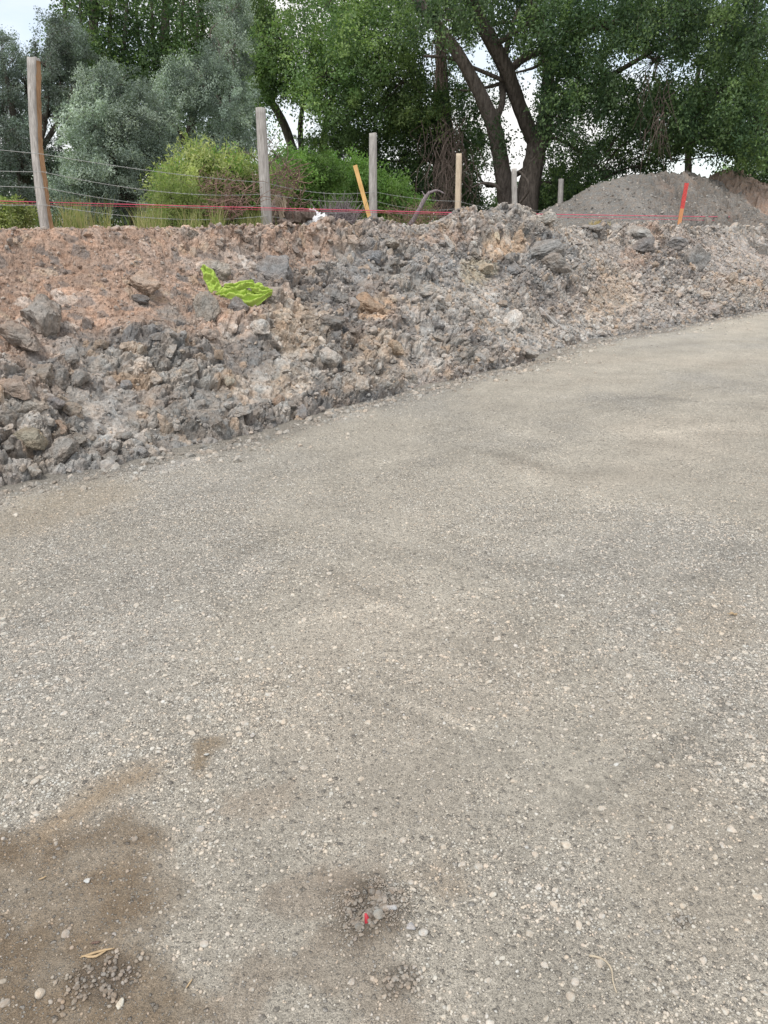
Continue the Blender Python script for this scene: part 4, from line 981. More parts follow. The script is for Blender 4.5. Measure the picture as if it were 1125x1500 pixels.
for nm, lab, items in (('straw', 'flat shred of orange straw in the damp soil', [((118, 1410), (145, 1402), (170, 1396)), ((120, 1407), (140, 1409), (158, 1400))]), ('straw', 'tiny straw above the shred in the damp soil', [((57, 1296), (64, 1294), (70, 1291))]), ('straw', 'short straw stalk on the gravel right of the damp soil', [((273, 1455), (278, 1448), (283, 1441))]), ('bark_chip', 'red brown bark chip above the orange straw', [((134, 1390), (141, 1389), (149, 1387))])):
    mb = MB()
    for it in items: mb.tube(spline(gpath(it, .005), 8), np.array([.0008, .0022, .003, .003, .003, .0028, .002, .0008])*(.7 if nm == 'straw' and len(items) == 1 else 1), 5, rough=.2)
    tag(link(nm, mb.mesh(nm), M_STRAW if nm == 'straw' else M_TWIGR), lab, 'straw' if nm == 'straw' else 'bark chip')
mb = MB()
for k in range(16):
    q = gpath([(1075, 907)])[0]; a = rk.uniform(0, 6.28); L = rk.uniform(.01, .035); e = np.array([math.cos(a), math.sin(a)*.5, rk.uniform(0, .4)])*L; mb.tube(np.array([q-e*.3, q+e*.3+[0, 0, .004], q+e]), [.001, .002, .0008], 4)
tag(link('dry_leaf', mb.mesh('dry_leaf'), M_STRAW), 'small dry yellow leaf tuft on the pad near the right edge', 'dry leaf')

# ------------------------------------------------------------------ vegetation
rv = np.random.default_rng(77)
def leaf_quads(Cn, A, L, Wd, col, r_):
    n = len(Cn); A = A/(np.linalg.norm(A, axis=1)[:, None]+1e-9); q = r_.normal(size=(n, 3)); q[:, 2] += .2
    Bv = np.cross(A, q); Bv /= np.linalg.norm(Bv, axis=1)[:, None]+1e-9
    L = L[:, None]; Wd = Wd[:, None]; Nn = np.cross(A, Bv)
    V = np.stack([Cn-A*L*.5, Cn+Bv*Wd*.5-A*L*.05+Nn*Wd*.12, Cn+A*L*.5, Cn-Bv*Wd*.5-A*L*.05+Nn*Wd*.12], 1).reshape(-1, 3)
    return V, np.arange(n*4).reshape(n, 4), np.repeat(col, 4, axis=0)
HOLES = [(18, 18, 30, 34, .97), (426, 170, 26, 19, .92), (455, 190, 18, 14, .8), (428, 5, 30, 10, .8), (714, 275, 11, 26, .85), (752, 190, 11, 40, .8), (700, 95, 26, 30, .5), (655, 70, 25, 25, .5), (742, 80, 22, 22, .6), (770, 100, 14, 16, .6),
         (862, 190, 30, 26, .5), (905, 95, 22, 18, .7), (955, 100, 42, 26, .65), (1005, 240, 34, 15, .97), (1050, 236, 30, 14, .8), (885, 240, 26, 10, .8), (1010, 110, 26, 26, .55), (935, 222, 26, 26, .4), (828, 225, 20, 14, .6), (770, 250, 10, 30, .5), (645, 240, 12, 18, .3), (60, 60, 8, 30, .7), (860, 60, 20, 16, .5), (205, 62, 8, 6, .6)]
def sample_clusters(ells, holes=True):
    P, own = [], []
    for k, (cx, cy, rx, ry, d, dep, n) in enumerate(ells):
        a = rv.uniform(0, 6.283, n); q = np.sqrt(rv.random(n)); x = cx+rx*q*np.cos(a); y = cy+ry*q*np.sin(a); dd = d+dep*rv.uniform(-1, 1, n)*np.sqrt(np.clip(1-q*q*.8, 0, 1))
        for i in range(n):
            if holes:
                rej = False
                for hx, hy, hrx, hry, pr_ in HOLES:
                    if ((x[i]-hx)/hrx)**2+((y[i]-hy)/hry)**2 < 1 and rv.random() < pr_: rej = True; break
                if rej: continue
            P.append(at(x[i], y[i], dd[i])); own.append(k)
    return np.array(P), np.array(own)
def make_tree(name, lab, cat, base, limbs, ells, nleaf, sig, L, Wd, cols, m_leaf, droop=.5, group=None, bark=None, twigs=.35, holes=True, holeleaf=.6, streak=1.0, colvar=.25, blobtint=.35, trunk_name='trunk', crown_name='crown'):
    """limbs: list of (points, radii); ells: crown ellipses (px,py,rx,ry,depth,half depth,clusters)"""
    base = np.asarray(base, float); root = empty(name, base, label=lab, cat=cat, group=group)
    cl, own = sample_clusters(ells, holes); n = len(cl)
    ctrs = np.array([at(e[0], e[1], e[4]) for e in ells])
    mb = MB(); LP = []
    for pts, rad in limbs:
        S_ = spline(pts, max(10, len(pts)*5)); R_ = np.interp(np.linspace(0, 1, len(S_)), np.linspace(0, 1, len(rad)), rad)
        mb.tube(S_-base, R_, 12 if R_[0] > .15 else 7, rough=.14, seed=len(LP)+3); LP += [(S_[i], R_[i]) for i in range(len(S_))]
    LPp = np.array([q[0] for q in LP]); LPr = np.array([q[1] for q in LP])
    for k, c in enumerate(ctrs):     # bough to each clump of crown
        dd = np.linalg.norm(LPp-c, axis=1)+np.maximum(0, LPp[:, 2]-c[2])*1.5; j = int(np.argmin(dd)); a = LPp[j]
        mid = (a+c)/2+rv.normal(0, .12, 3)*np.linalg.norm(c-a); r0 = min(LPr[j]*.6, .11); mb.tube(spline([a, mid, c], 8)-base, np.linspace(r0, .02, 8), 6, rough=.1)
        sel = np.nonzero(own == k)[0]
        for i in sel:
            if rv.random() < twigs:
                b = cl[i]; mid = (c+b)/2+rv.normal(0, .1, 3)*np.linalg.norm(b-c)+np.array([0, 0, .08]); mb.tube(spline([c, mid, b], 5)-base, np.linspace(.018, .005, 5), 3, cap=False)
    link(trunk_name, mb.mesh('wood'), bark or M_BARK, root)
    # leaves
    cnt_ = rv.poisson(nleaf, n); own_l = np.repeat(np.arange(n), cnt_); N_ = len(own_l)
    dirc = rv.normal(size=(n, 3))*.8; dirc[:, 2] -= droop; dirc /= np.linalg.norm(dirc, axis=1)[:, None]
    sg = sig*rv.uniform(.6, 1.4, n)
    t_ = rv.uniform(-1.5, 1.5, N_); off = dirc[own_l]*(t_*sg[own_l]*1.4*streak)[:, None]+np.clip(rv.normal(size=(N_, 3)), -1.7, 1.7)*(sg[own_l]*.6)[:, None]*(1.25-.5*np.abs(t_))[:, None]
    Cn = cl[own_l]+off
    if holes:
        qx, qy, _ = project(Cn); rej = np.zeros(N_, bool)
        for hx, hy, hrx, hry, pr_ in HOLES: rej |= (((qx-hx)/hrx)**2+((qy-hy)/hry)**2 < .8) & (rv.random(N_) < pr_*holeleaf)
        Cn = Cn[~rej]; own_l = own_l[~rej]; off = off[~rej]; N_ = len(Cn)
    Cn[:, 2] = np.maximum(Cn[:, 2], 1.6+rv.random(N_)*.05)
    A = dirc[own_l]*.9+rv.normal(size=(N_, 3))*.7; A[:, 2] -= .15*droop
    cc = np.asarray(cols)[rv.integers(0, len(cols), n)]; bt = 1+blobtint*(rv.random(len(ells))-.5)*2
    col = cc[own_l]*(1+colvar*(rv.random((N_, 1))-.5)*2)*(bt[own[own_l]])[:, None]
    V, Fq, cv = leaf_quads(Cn, A, L*rv.uniform(.65, 1.25, N_), Wd*rv.uniform(.65, 1.25, N_), col, rv)
    o = link(crown_name, new_mesh('leaves', V-base, Fq, cv, smooth=False), m_leaf, root)
    return root, N_
TOT = 0
def gb(px, d, z=1.5): q = at(px, 330, d); q[2] = z; return q
def T(*a, **k):
    global TOT; r_, n = make_tree(*a, **k); TOT += n; return r_
GREENS = [(.14, .215, .095), (.085, .14, .068), (.165, .24, .10), (.062, .108, .055)]
BRIGHT = [(.18, .265, .10), (.13, .21, .085), (.23, .315, .125)]
DEEP = [(.068, .115, .062), (.105, .16, .08), (.05, .088, .05)]
OLIVE = [(.29, .365, .305), (.21, .27, .23), (.40, .48, .41), (.13, .17, .145)]
OLIVED = [(.15, .185, .165), (.115, .15, .132), (.18, .215, .195)]
# big cottonwood with the forked trunk
d = 28
def lim(pts, d_, rad, bow=0): return ([at(px, py, d_+dz) for px, py, dz in pts], rad)
k_ = d*.94/F*.75
bigL = [lim([(752, 352, 0), (750, 325, 0), (742, 290, 0), (735, 245, -.3), (724, 190, -.6), (704, 140, -.9), (676, 88, -1.2), (650, 50, -1.5), (620, 12, -1.8), (585, -40, -2), (540, -110, -2)], d, [31*k_, 24*k_, 18*k_, 15.5*k_, 15*k_, 13*k_, 11*k_, 10*k_, 9*k_, 7*k_, 4*k_]),
        lim([(770, 352, .3), (768, 320, .3), (774, 280, .4), (782, 240, .5), (788, 205, .6)], d, [34*k_, 27*k_, 23*k_, 21*k_, 19*k_]),
        lim([(786, 215, .6), (772, 185, .5), (758, 150, .3), (742, 105, 0), (722, 65, -.2), (700, 25, -.3), (680, -20, -.4), (660, -90, 0)], d, [16*k_, 14*k_, 13*k_, 13*k_, 12.5*k_, 12*k_, 10*k_, 5*k_]),
        lim([(789, 212, .6), (800, 165, .9), (803, 110, 1.3), (795, 60, 1.7), (780, 20, 2), (770, -60, 2)], d, [17*k_, 14*k_, 11*k_, 9*k_, 8*k_, 4*k_]),
        lim([(750, 100, .2), (768, 85, .4), (800, 72, .6), (850, 50, 0), (910, 30, -1), (980, 10, -1.5)], d, [7*k_, 6.5*k_, 6*k_, 5*k_, 4*k_, 3*k_]),
        lim([(722, 190, -.3), (736, 150, 0), (736, 115, .4), (745, 60, .8), (760, 10, 1)], d, [6*k_, 6*k_, 6*k_, 5*k_, 3*k_]),
        lim([(738, 118, 0), (700, 102, -.3), (660, 85, -.6), (620, 82, -1)], d, [3.5*k_, 3*k_, 3*k_, 2*k_]),
        lim([(790, 195, .6), (830, 210, .5), (870, 240, .4), (885, 262, .4)], d, [4*k_, 3*k_, 3*k_, 2*k_]),
        lim([(760, 300, -.6), (775, 275, -1.0), (765, 255, -1.0), (758, 250, -1)], d, [2.5*k_, 3*k_, 2*k_, 1*k_]),
        lim([(740, 300, -.5), (730, 275, -.8), (710, 268, -1.0), (690, 275, -1)], d, [4*k_, 3*k_, 2*k_, 1*k_]),
        lim([(800, 165, .9), (860, 130, .5), (930, 90, 0), (1010, 40, -.5)], d, [6*k_, 5*k_, 4*k_, 3*k_])]
bigE = [(640, 20, 60, 40, 26, 2.0, 34), (700, -30, 80, 45, 27, 2.5, 46), (790, 20, 60, 50, 27, 2.5, 46), (830, 110, 40, 60, 27, 1.5, 40), (820, 175, 32, 34, 26.5, 1, 22), (880, 40, 70, 50, 27, 2.5, 56), (960, 40, 70, 55, 26, 2.5, 60), (1040, 30, 70, 60, 26, 2.5, 62), (1110, 60, 60, 80, 26, 2.5, 60), (900, 140, 50, 50, 27.5, 2, 40), (980, 150, 60, 50, 27, 2, 56), (1050, 140, 55, 60, 26, 2, 56), (1110, 180, 50, 60, 26, 2, 52), (960, 195, 50, 30, 27.5, 1.5, 26), (860, 230, 40, 28, 27.5, 1.5, 16), (740, 60, 40, 50, 29.5, 1.5, 16), (800, -90, 160, 60, 28, 4, 90), (1000, -80, 160, 60, 27, 4, 90), (695, 170, 28, 60, 29.5, 1, 16), (930, 245, 50, 18, 28, 1, 12), (650, 130, 40, 50, 29.5, 1.5, 22), (1080, 225, 40, 24, 27, 1.2, 26), (735, 205, 10, 25, 27, .3, 4), (815, 270, 22, 40, 29, 1, 16)]
T('cottonwood_tree', 'huge cottonwood with a forked dark trunk behind the clod heap', 'tree', gb(760, d), bigL, [(a, b, c_, d_, e, f, int(n*1.35)) for a, b, c_, d_, e, f, n in bigE]+[(830, 60, 90, 60, 34, 2, 60), (960, 90, 110, 80, 33, 2, 110), (1080, 130, 70, 90, 33, 2, 90), (700, 0, 100, 40, 33, 2, 50), (870, 130, 40, 40, 32, 1.5, 24), (695, 250, 22, 60, 33, 1, 26), (705, 310, 30, 30, 34, 1, 24), (850, 205, 50, 30, 31, 1.5, 40), (905, 225, 50, 26, 31, 1.5, 34), (960, 215, 60, 30, 31, 1.5, 46), (665, 60, 30, 40, 32, 1.5, 24), (740, 110, 26, 50, 33, 1.5, 22), (1040, 200, 60, 30, 30, 1.5, 40), (825, 250, 26, 30, 31, 1, 16)], 105, .28, .11, .06, GREENS+DEEP, M_LEAF, droop=.9, twigs=.45)
# bright bough tree in the middle
T('cottonwood_tree', 'bright green leafy tree in the middle with thin leaning trunks', 'tree', gb(428, 33), [lim([(440, 345, 0), (437, 290, 0), (432, 235, 0), (415, 180, -.2), (385, 130, -.4), (350, 70, -.6)], 33, [.26, .22, .2, .17, .14, .08]), lim([(470, 345, .3), (470, 240, .2), (480, 170, 0), (500, 90, -.5), (510, 0, -1)], 33, [.16, .13, .12, .1, .06]), lim([(445, 300, 0), (442, 230, 0), (440, 180, 0), (450, 120, 0), (460, 40, 0)], 33, [.15, .12, .1, .08, .05])],
  [(420, 70, 60, 50, 30, 2.0, 60), (480, 110, 65, 60, 29, 2.0, 84), (540, 60, 70, 60, 29, 2.5, 80), (590, 120, 55, 60, 29, 2, 66), (530, 170, 60, 45, 29.5, 2, 56), (400, 130, 26, 26, 31, 1, 18), (480, 10, 80, 40, 30, 3, 60), (570, 0, 70, 45, 29.5, 3, 60), (610, 180, 40, 50, 30, 1.5, 46), (540, 110, 80, 60, 32, 1.5, 60), (450, -70, 120, 50, 31, 4, 60), (385, 60, 24, 50, 30.5, 1, 30), (380, 120, 26, 44, 31.5, 1, 34), (372, 30, 24, 44, 31.5, 1, 30), (455, 130, 40, 24, 31, 1, 30), (500, 210, 50, 26, 31, 1.2, 36)], 115, .3, .11, .06, BRIGHT+GREENS[:2], M_LEAF, droop=.6)
# dark vine-hung tree between them
T('vine_tree', 'dark tree draped in hanging dead vines behind the pale split post', 'tree', gb(655, 30), [lim([(655, 350, 0), (652, 290, 0), (650, 230, 0), (648, 160, 0), (645, 60, 0)], 30, [.5, .45, .42, .3, .15])],
  [(590, 230, 55, 50, 31, 1.5, 66), (620, 290, 60, 35, 31, 1.5, 56), (560, 280, 50, 40, 32, 1.5, 44), (640, 190, 40, 40, 30, 1.2, 36), (690, 275, 24, 45, 31.5, 1, 26), (680, 215, 22, 34, 31, 1, 16), (650, 260, 34, 50, 30, .8, 24), (530, 230, 40, 40, 32, 1.5, 30), (600, 165, 50, 40, 31, 1.5, 44)], 85, .28, .1, .055, DEEP+GREENS[1:2], M_LEAF, droop=1.0)
# right hand tree
T('shade_tree', 'dense dark green tree crossing the right edge of the frame', 'tree', gb(1165, 31), [lim([(1165, 350, 0), (1150, 260, 0), (1130, 180, 0), (1100, 80, 0)], 31, [.4, .35, .3, .15]), lim([(1012, 340, 3), (1008, 250, 3), (1012, 180, 3), (1025, 90, 3)], 31, [.16, .14, .12, .07])],
  [(1110, 230, 40, 34, 32, 1.5, 48), (1130, 270, 45, 30, 33, 1.5, 40), (1150, 180, 60, 60, 32, 2, 60), (1070, 190, 36, 36, 32, 1.5, 26), (1020, 175, 34, 40, 33, 1.5, 20)], 85, .3, .11, .065, DEEP, M_LEAF, droop=.6)
# tall trees behind on the left
for k, (cx, col, lab) in enumerate(((140, GREENS, 'tall green tree far back left above the silvery trees'), (245, GREENS, 'tall green tree far back above the gap between the silvery trees'), (340, GREENS[:3]+BRIGHT[:1], 'tall green tree far back right of the other two tall ones'))):
    dd_ = 44+k*2; kk = dd_*.94/F
    T('poplar_tree', lab, 'tree', gb(cx, dd_), [lim([(cx, 350, 0), (cx+3, 200, 0), (cx-4, 80, 0), (cx+2, -60, 0)], dd_, [.5, .4, .3, .12])]+[lim([(cx+o_, 170-abs(o_)*.3, 0), (cx+o_*1.5, 60, 0), (cx+o_*1.7, -40, 0)], dd_, [.13, .1, .05]) for o_ in (-28, -14, 14, 28)],
      [(cx, 20, 60, 55, dd_, 3, 86), (cx-25, 90, 50, 40, dd_-1, 3, 56), (cx+25, 95, 50, 40, dd_, 3, 56), (cx, -60, 70, 50, dd_, 4, 50), (cx, 140, 50, 34, dd_+1, 2, 36), (cx+10, 190, 60, 34, dd_, 2, 34)], 75, .42, .17, .11, col, M_LEAF, droop=-.7, group='tall green trees behind the silvery ones')
# silvery trees
def olive(lab, base, limbs, ells, cols=OLIVE, nl=270):
    return T('olive_tree', lab, 'tree', base, limbs, [(a, b, c_, d_, e, f*1.3, int(n*.85)) for a, b, c_, d_, e, f, n in ells], nl, .135, .062, .023, cols, M_SILVER, droop=-.55, group='silvery trees behind the fence', twigs=.7, streak=1.2, colvar=.35, holeleaf=.8)
olive('grey silvery tree with bare dark limbs at the left edge behind the split post', gb(20, 23), [lim([(40, 345, 0), (32, 250, 0), (20, 170, 0), (5, 90, 0)], 23, [.17, .14, .1, .04]), lim([(36, 280, 0), (60, 200, -.2), (72, 120, 0), (78, 70, 0)], 23, [.11, .09, .07, .03]), lim([(34, 230, 0), (-10, 180, 0), (-50, 120, 0)], 23, [.09, .06, .03]), lim([(46, 240, 0), (90, 170, 0), (110, 120, 0)], 23, [.08, .06, .03])],
  [(85, 52, 34, 34, 23, 1.2, 40), (62, 95, 24, 30, 23, 1.2, 24), (5, 150, 30, 40, 23.6, 1.2, 34), (15, 225, 40, 40, 22.6, 1.2, 40), (60, 300, 50, 24, 23, 1.2, 30), (0, 80, 30, 45, 23, 1.3, 46), (40, 130, 40, 50, 23.5, 1.4, 44), (95, 80, 34, 44, 23, 1.2, 46), (70, 170, 40, 40, 23, 1.3, 40), (10, 190, 45, 50, 23, 1.5, 50), (30, 250, 60, 40, 22.5, 1.4, 70), (-40, 230, 60, 80, 23.5, 1.5, 60), (90, 130, 34, 40, 23.5, 1, 34), (75, 260, 40, 45, 23.5, 1, 34)], OLIVED+OLIVE[1:2])
olive('large pale silvery tree reaching the ground right of the split post', gb(170, 19), [lim([(190, 345, 0), (180, 270, 0), (165, 200, 0), (160, 130, 0)], 19, [.15, .12, .09, .03]), lim([(185, 300, 0), (215, 230, 0), (225, 160, 0)], 19, [.1, .07, .03]), lim([(183, 290, 0), (135, 240, 0), (110, 190, 0)], 19, [.08, .06, .03])],
  [(160, 135, 40, 40, 19, 1.2, 60), (130, 185, 46, 40, 18.6, 1.2, 70), (195, 175, 46, 46, 18.6, 1.2, 76), (155, 235, 60, 40, 18.3, 1.2, 90), (215, 240, 40, 40, 18.6, 1.2, 56), (120, 285, 50, 34, 18.6, 1.1, 56), (180, 290, 60, 30, 18.6, 1.1, 50), (235, 210, 24, 34, 19, 1, 30)])
olive('silvery tree with curved dark limbs behind the bright green shrub', gb(300, 22), [lim([(290, 345, 0), (285, 260, 0), (280, 190, 0), (290, 130, 0)], 22, [.2, .17, .12, .04]), lim([(288, 290, 0), (325, 230, -.3), (335, 170, -.3), (330, 120, 0)], 22, [.11, .09, .06, .03]), lim([(285, 230, 0), (250, 175, -.4), (236, 150, -.4)], 22, [.08, .06, .03]), lim([(300, 300, 0), (320, 200, 0), (322, 80, 0)], 22, [.07, .05, .02])],
  [(285, 125, 46, 36, 21.5, 1.3, 66), (330, 80, 34, 50, 22.3, 1.3, 56), (335, 150, 36, 44, 21.5, 1.3, 62), (250, 150, 34, 36, 21.5, 1.2, 44), (355, 200, 28, 34, 22, 1, 34), (320, 205, 40, 24, 21.5, 1, 40), (270, 210, 34, 22, 22, 1, 22), (340, 20, 30, 34, 23, 1, 26), (290, 270, 60, 30, 23, 1, 40)])
olive('small silvery tree low in the middle behind the green bushes', gb(500, 34), [lim([(500, 345, 0), (495, 270, 0), (500, 200, 0)], 34, [.16, .12, .05])], [(490, 205, 34, 30, 33, 1.3, 40), (450, 225, 34, 24, 33, 1.3, 30), (515, 240, 36, 30, 33, 1.3, 36)], OLIVED)
# shrubs
def shrub(lab, px, d_, ells, cols, nl=130, L=.075, Wd=.022, name='shrub', m=M_LEAF, sig=.15, droop=-.8, grp=None):
    b = gb(px, d_); lm = [([b+np.array([rv.normal()*.1, 0, 0]), (b+at(e[0], e[1], e[4]))/2+rv.normal(0, .08, 3), at(e[0], e[1], e[4])], [.03, .02, .01]) for e in ells]
    return T(name, lab, 'shrub', b, lm, ells, nl, sig, L, Wd, cols, m, droop=droop, group=grp, twigs=.5, holes=False, trunk_name='stems', crown_name='foliage')
YG = [(.25, .30, .12), (.19, .25, .09), (.31, .35, .15)]; MG = [(.13, .23, .06), (.10, .19, .05), (.17, .27, .08)]
shrub('bright yellow green shrub behind the red brown dead brush', 300, 13.5, [(296, 240, 26, 14, 13.5, .5, 30), (330, 252, 34, 14, 13.8, .6, 34), (268, 262, 26, 18, 13.2, .6, 32), (248, 290, 24, 26, 13.2, .4, 26), (310, 275, 44, 20, 13.8, .6, 44), (360, 262, 24, 20, 14, .6, 26), (368, 300, 30, 24, 14.4, .6, 26), (320, 308, 40, 16, 13.9, .6, 26), (395, 275, 24, 20, 14.6, .5, 18)], YG+MG[:1]+[(.33, .35, .16)], 95)
shrub('tall pale green weeds at the left foot of the bright shrub', 255, 11.6, [(250, 295, 18, 22, 11.6, .3, 26), (272, 300, 22, 20, 11.6, .3, 26), (290, 310, 20, 12, 11.6, .3, 16)], [(.20, .25, .09), (.16, .21, .08)], 100, .07, .01)
shrub('mid green leafy shrub right behind the second post', 430, 17, [(420, 255, 34, 26, 17, .8, 66), (460, 262, 40, 30, 17.5, .8, 76), (440, 300, 50, 26, 17.5, .8, 60)], MG, 130, .07, .03)
shrub('mid green leafy shrub behind the third post and lath', 550, 19, [(530, 285, 44, 34, 19, .8, 74), (575, 295, 36, 28, 19.5, .8, 56), (500, 260, 34, 26, 19, .8, 50), (600, 310, 30, 18, 19.5, .8, 26)], MG, 130, .075, .032)
shrub('dark green bush right of the big trunk behind the last post', 850, 33, [(860, 275, 36, 34, 33, 1, 60), (815, 290, 40, 30, 33, 1, 60), (840, 305, 50, 20, 33, 1, 40)], DEEP+GREENS[:1], 110, .11, .05, sig=.26)
shrub('low lime green ground plant at the left edge behind the crest', 20, 9.2, [(5, 312, 22, 9, 9.2, .3, 30), (34, 315, 20, 8, 9.0, .3, 26), (-30, 312, 30, 12, 9.2, .3, 26)], YG, 90, .045, .02, sig=.06)
shrub('far pale green bush in the gap right of the gravel heap', 1080, 48, [(1085, 262, 20, 22, 48, 1, 30), (1060, 280, 20, 16, 48, 1, 20)], MG+BRIGHT, 90, .16, .08, sig=.35)
# far line of trees closing the view under the crowns
farl = ['left of the split post', 'behind the large pale silvery tree', 'behind the bright yellow green shrub', 'behind the leaning trunks', 'behind the third post', 'behind the dark vine tree', 'between the big trunk and the last post', 'behind the gravel heap']
for k, (cx, top_) in enumerate(((-20, 230), (110, 235), (250, 240), (370, 265), (500, 250), (610, 225), (790, 272), (905, 296))):
    T('far_tree', 'dark distant tree low ' + farl[k], 'tree', gb(cx, 56), [lim([(cx, 350, 0), (cx+4, 300, 0), (cx, 270, 0)], 56, [.35, .3, .1])], [(cx-35, (top_+340)/2, 50, (340-top_)/2, 56, 2, 54), (cx+35, (top_+345)/2, 50, (340-top_)/2, 57, 2, 54)], 60, .6, .26, .17, DEEP, M_LEAF, droop=0, twigs=.1, group='dark distant trees', holes=True)
print('leaves', TOT)

# hanging dead vines
def twig_heap(name, lab, cat, paths, m, parent_loc):
    mb = MB(); b = np.asarray(parent_loc, float)
    for P, R in paths: mb.tube(P-b, R, 4, cap=False)
    o = link(name, mb.mesh(name), m, loc=[float(v) for v in b]); return tag(o, lab, cat)
paths = []
for k in range(110):
    x = rv.normal(660, 16); y0 = rv.uniform(170, 250); y1 = y0+rv.uniform(40, 100); dd_ = rv.uniform(27.6, 28.6)
    paths.append((spline([at(x, y0, dd_), at(x+rv.normal()*8, (y0*2+y1)/3, dd_), at(x+rv.normal()*9, (y0+y1*2)/3, dd_), at(x+rv.normal()*12, y1, dd_)], 9), np.linspace(.013, .004, 9)))
for k in range(40):
    x = rv.normal(646, 5); y0 = rv.uniform(40, 70); dd_ = rv.uniform(27.4, 27.9); paths.append((spline([at(x, y0, dd_), at(x+rv.normal()*2, 85, dd_), at(x+rv.normal()*5, rv.uniform(105, 135), dd_)], 7), np.linspace(.022, .007, 7)))
twig_heap('dead_vines', 'tangle of grey dead vines hanging left of the forked trunk', 'vines', paths, M_TWIG, at(655, 320, 28))
paths = []
for k in range(30):
    x = rv.normal(965, 13); y0 = rv.uniform(90, 190); dd_ = rv.uniform(25, 25.6); paths.append((spline([at(x, y0, dd_), at(x-6+rv.normal()*5, y0+22, dd_), at(x-4+rv.normal()*12, y0+rv.uniform(30, 110), dd_)], 7), np.linspace(.012, .004, 7)))
twig_heap('dead_vines', 'brown bundle of dead vines hanging above the gravel heap', 'vines', paths, M_TWIG, at(960, 230, 25))
# dead brush heaps
def brush(lab, cx, cy, rx, ry, d_, n, m, Lp, th, name='brush_pile', up=.5):
    paths = []
    for k in range(n):
        a = rv.uniform(0, 6.28); q = math.sqrt(rv.random()); x = cx+rx*q*math.cos(a); y = cy+ry*abs(q*math.sin(a))*1; y = cy+ry*(q*math.sin(a)); dd_ = d_+rv.uniform(-.5, .5)
        an = rv.normal(math.pi/2, 1.0) if rv.random() < up else rv.uniform(0, 3.14); L_ = rv.uniform(.4, 1)*Lp
        p0 = at(x, y, dd_); p2 = at(x+L_*math.cos(an), y-L_*math.sin(an)*.8, dd_+rv.normal()*.2); p0[2] = max(p0[2], 1.6); p2[2] = max(p2[2], 1.62)
        mid = (p0+p2)/2+rv.normal(0, .04, 3); paths.append((spline([p0, mid, p2], 5), np.linspace(th, th*.35, 5)*rv.uniform(.5, 1.4)))
    return twig_heap(name, lab, 'brush', paths, m, at(cx, 334, d_))
brush('heap of red brown dead branches left of the second post', 330, 296, 48, 30, 11.4, 130, M_TWIGR, 46, .008)
brush('heap of red brown dead twigs around the torn log', 418, 285, 26, 42, 13.0, 170, M_TWIGR, 34, .008)
paths = []
for k in range(330):
    a = rv.normal(math.pi/2, .75); L_ = rv.uniform(14, 46)*(1-.25*abs(a-math.pi/2)); x0 = 496+rv.normal()*15; y0 = rv.uniform(318, 334); d0 = 14.6+rv.uniform(-.4, .4)
    x1 = x0+L_*math.cos(a)*1.1; y1 = y0-L_*math.sin(a); m_ = at((x0+x1)/2+rv.normal()*3, (y0+y1)/2-rv.uniform(-1, 4), d0); paths.append((spline([at(x0, y0, d0), m_, at(x1, y1, d0+rv.normal()*.2)], 6), np.linspace(.006, .0018, 6)*rv.uniform(.5, 1.3)))
twig_heap('brush_pile', 'rounded heap of purple grey twigs left of the orange lath', 'brush', paths, M_TWIGP, at(492, 334, 14.6))
brush('thin reddish brush behind the broken branch', 615, 322, 40, 14, 15.8, 140, M_TWIGR, 40, .005)
brush('loose grey twigs standing between the heaps', 400, 250, 22, 40, 13.6, 50, M_TWIG, 50, .008)
mb = MB()
for pts, rad in (([(598, 334, 0), (610, 315, 0), (622, 292, 0), (630, 281, 0)], [.055, .045, .04, .03]), ([(628, 283, 0), (640, 279, 0), (652, 284, 0)], [.028, .02, .008]), ([(624, 290, 0), (618, 280, 0)], [.02, .006])):
    mb.tube(spline([at(px, py, 15.6+dz) for px, py, dz in pts], 9), np.interp(np.linspace(0, 1, 9), np.linspace(0, 1, len(rad)), rad), 7, rough=.2)
tag(link('broken_branch', mb.mesh('broken_branch'), M_TWIGP), 'pale broken branch sticking up with a torn hooked tip', 'branch')
# torn log with splinters
lb = at(420, 332, 12.6); root = empty('torn_log', lb, label='fallen log with pale torn wood and red brown bark right of the second post', cat='log')
mb = MB(); f12 = lambda px, py, dz=0: at(px, py, 12.6+dz)-lb
mb.tube(spline([f12(405, 330), f12(425, 322), f12(445, 318, .2), (f12(468, 322, .4))], 12), np.array([.09, .13, .10, .13, .10, .12, .08, .11, .09, .10, .07, .05]), 12, rough=.6, seed=5)
mb.tube(spline([f12(408, 330), f12(404, 305), f12(410, 284)], 8), np.array([.14, .13, .12, .11, .09, .07, .05, .02]), 9, rough=.35, seed=6)
mb.tube(spline([f12(398, 331, -.2), f12(412, 326, -.3), f12(425, 329, -.3)], 8), .06, 8, rough=.3, seed=8)
link('bark', mb.mesh('bark', smooth=False), M_TWIG, root)
mb = MB()
for k in range(34):
    x0 = 412+rv.normal()*5; y0 = rv.uniform(296, 322); mb.tube(np.array([f12(x0, y0, -.15), f12(x0-3+rv.normal()*3, y0-rv.uniform(6, 20), -.2)]), [rv.uniform(.010, .022), .002], 4)
link('splinters', mb.mesh('splinters', smooth=False), M_PALE, root)
# crumpled white bag
V = ICO[4][0].copy(); n1_ = np.abs(fbm(V[:, 0]*2, V[:, 1]*2, V[:, 2]*2, seed=61, oct=4, gain=.6)); V = V*(.62+1.5*n1_)[:, None]*np.array([.2, .12, .17]); V[:, 0] *= 1.0
me = new_mesh('white_bag', V, ICO[4][1], smooth=False); o = link('plastic_bag', me, M_WHITE, loc=[float(v) for v in at(462, 325, 12.9)]); tag(o, 'crumpled white plastic bag at the right end of the torn log', 'plastic bag')
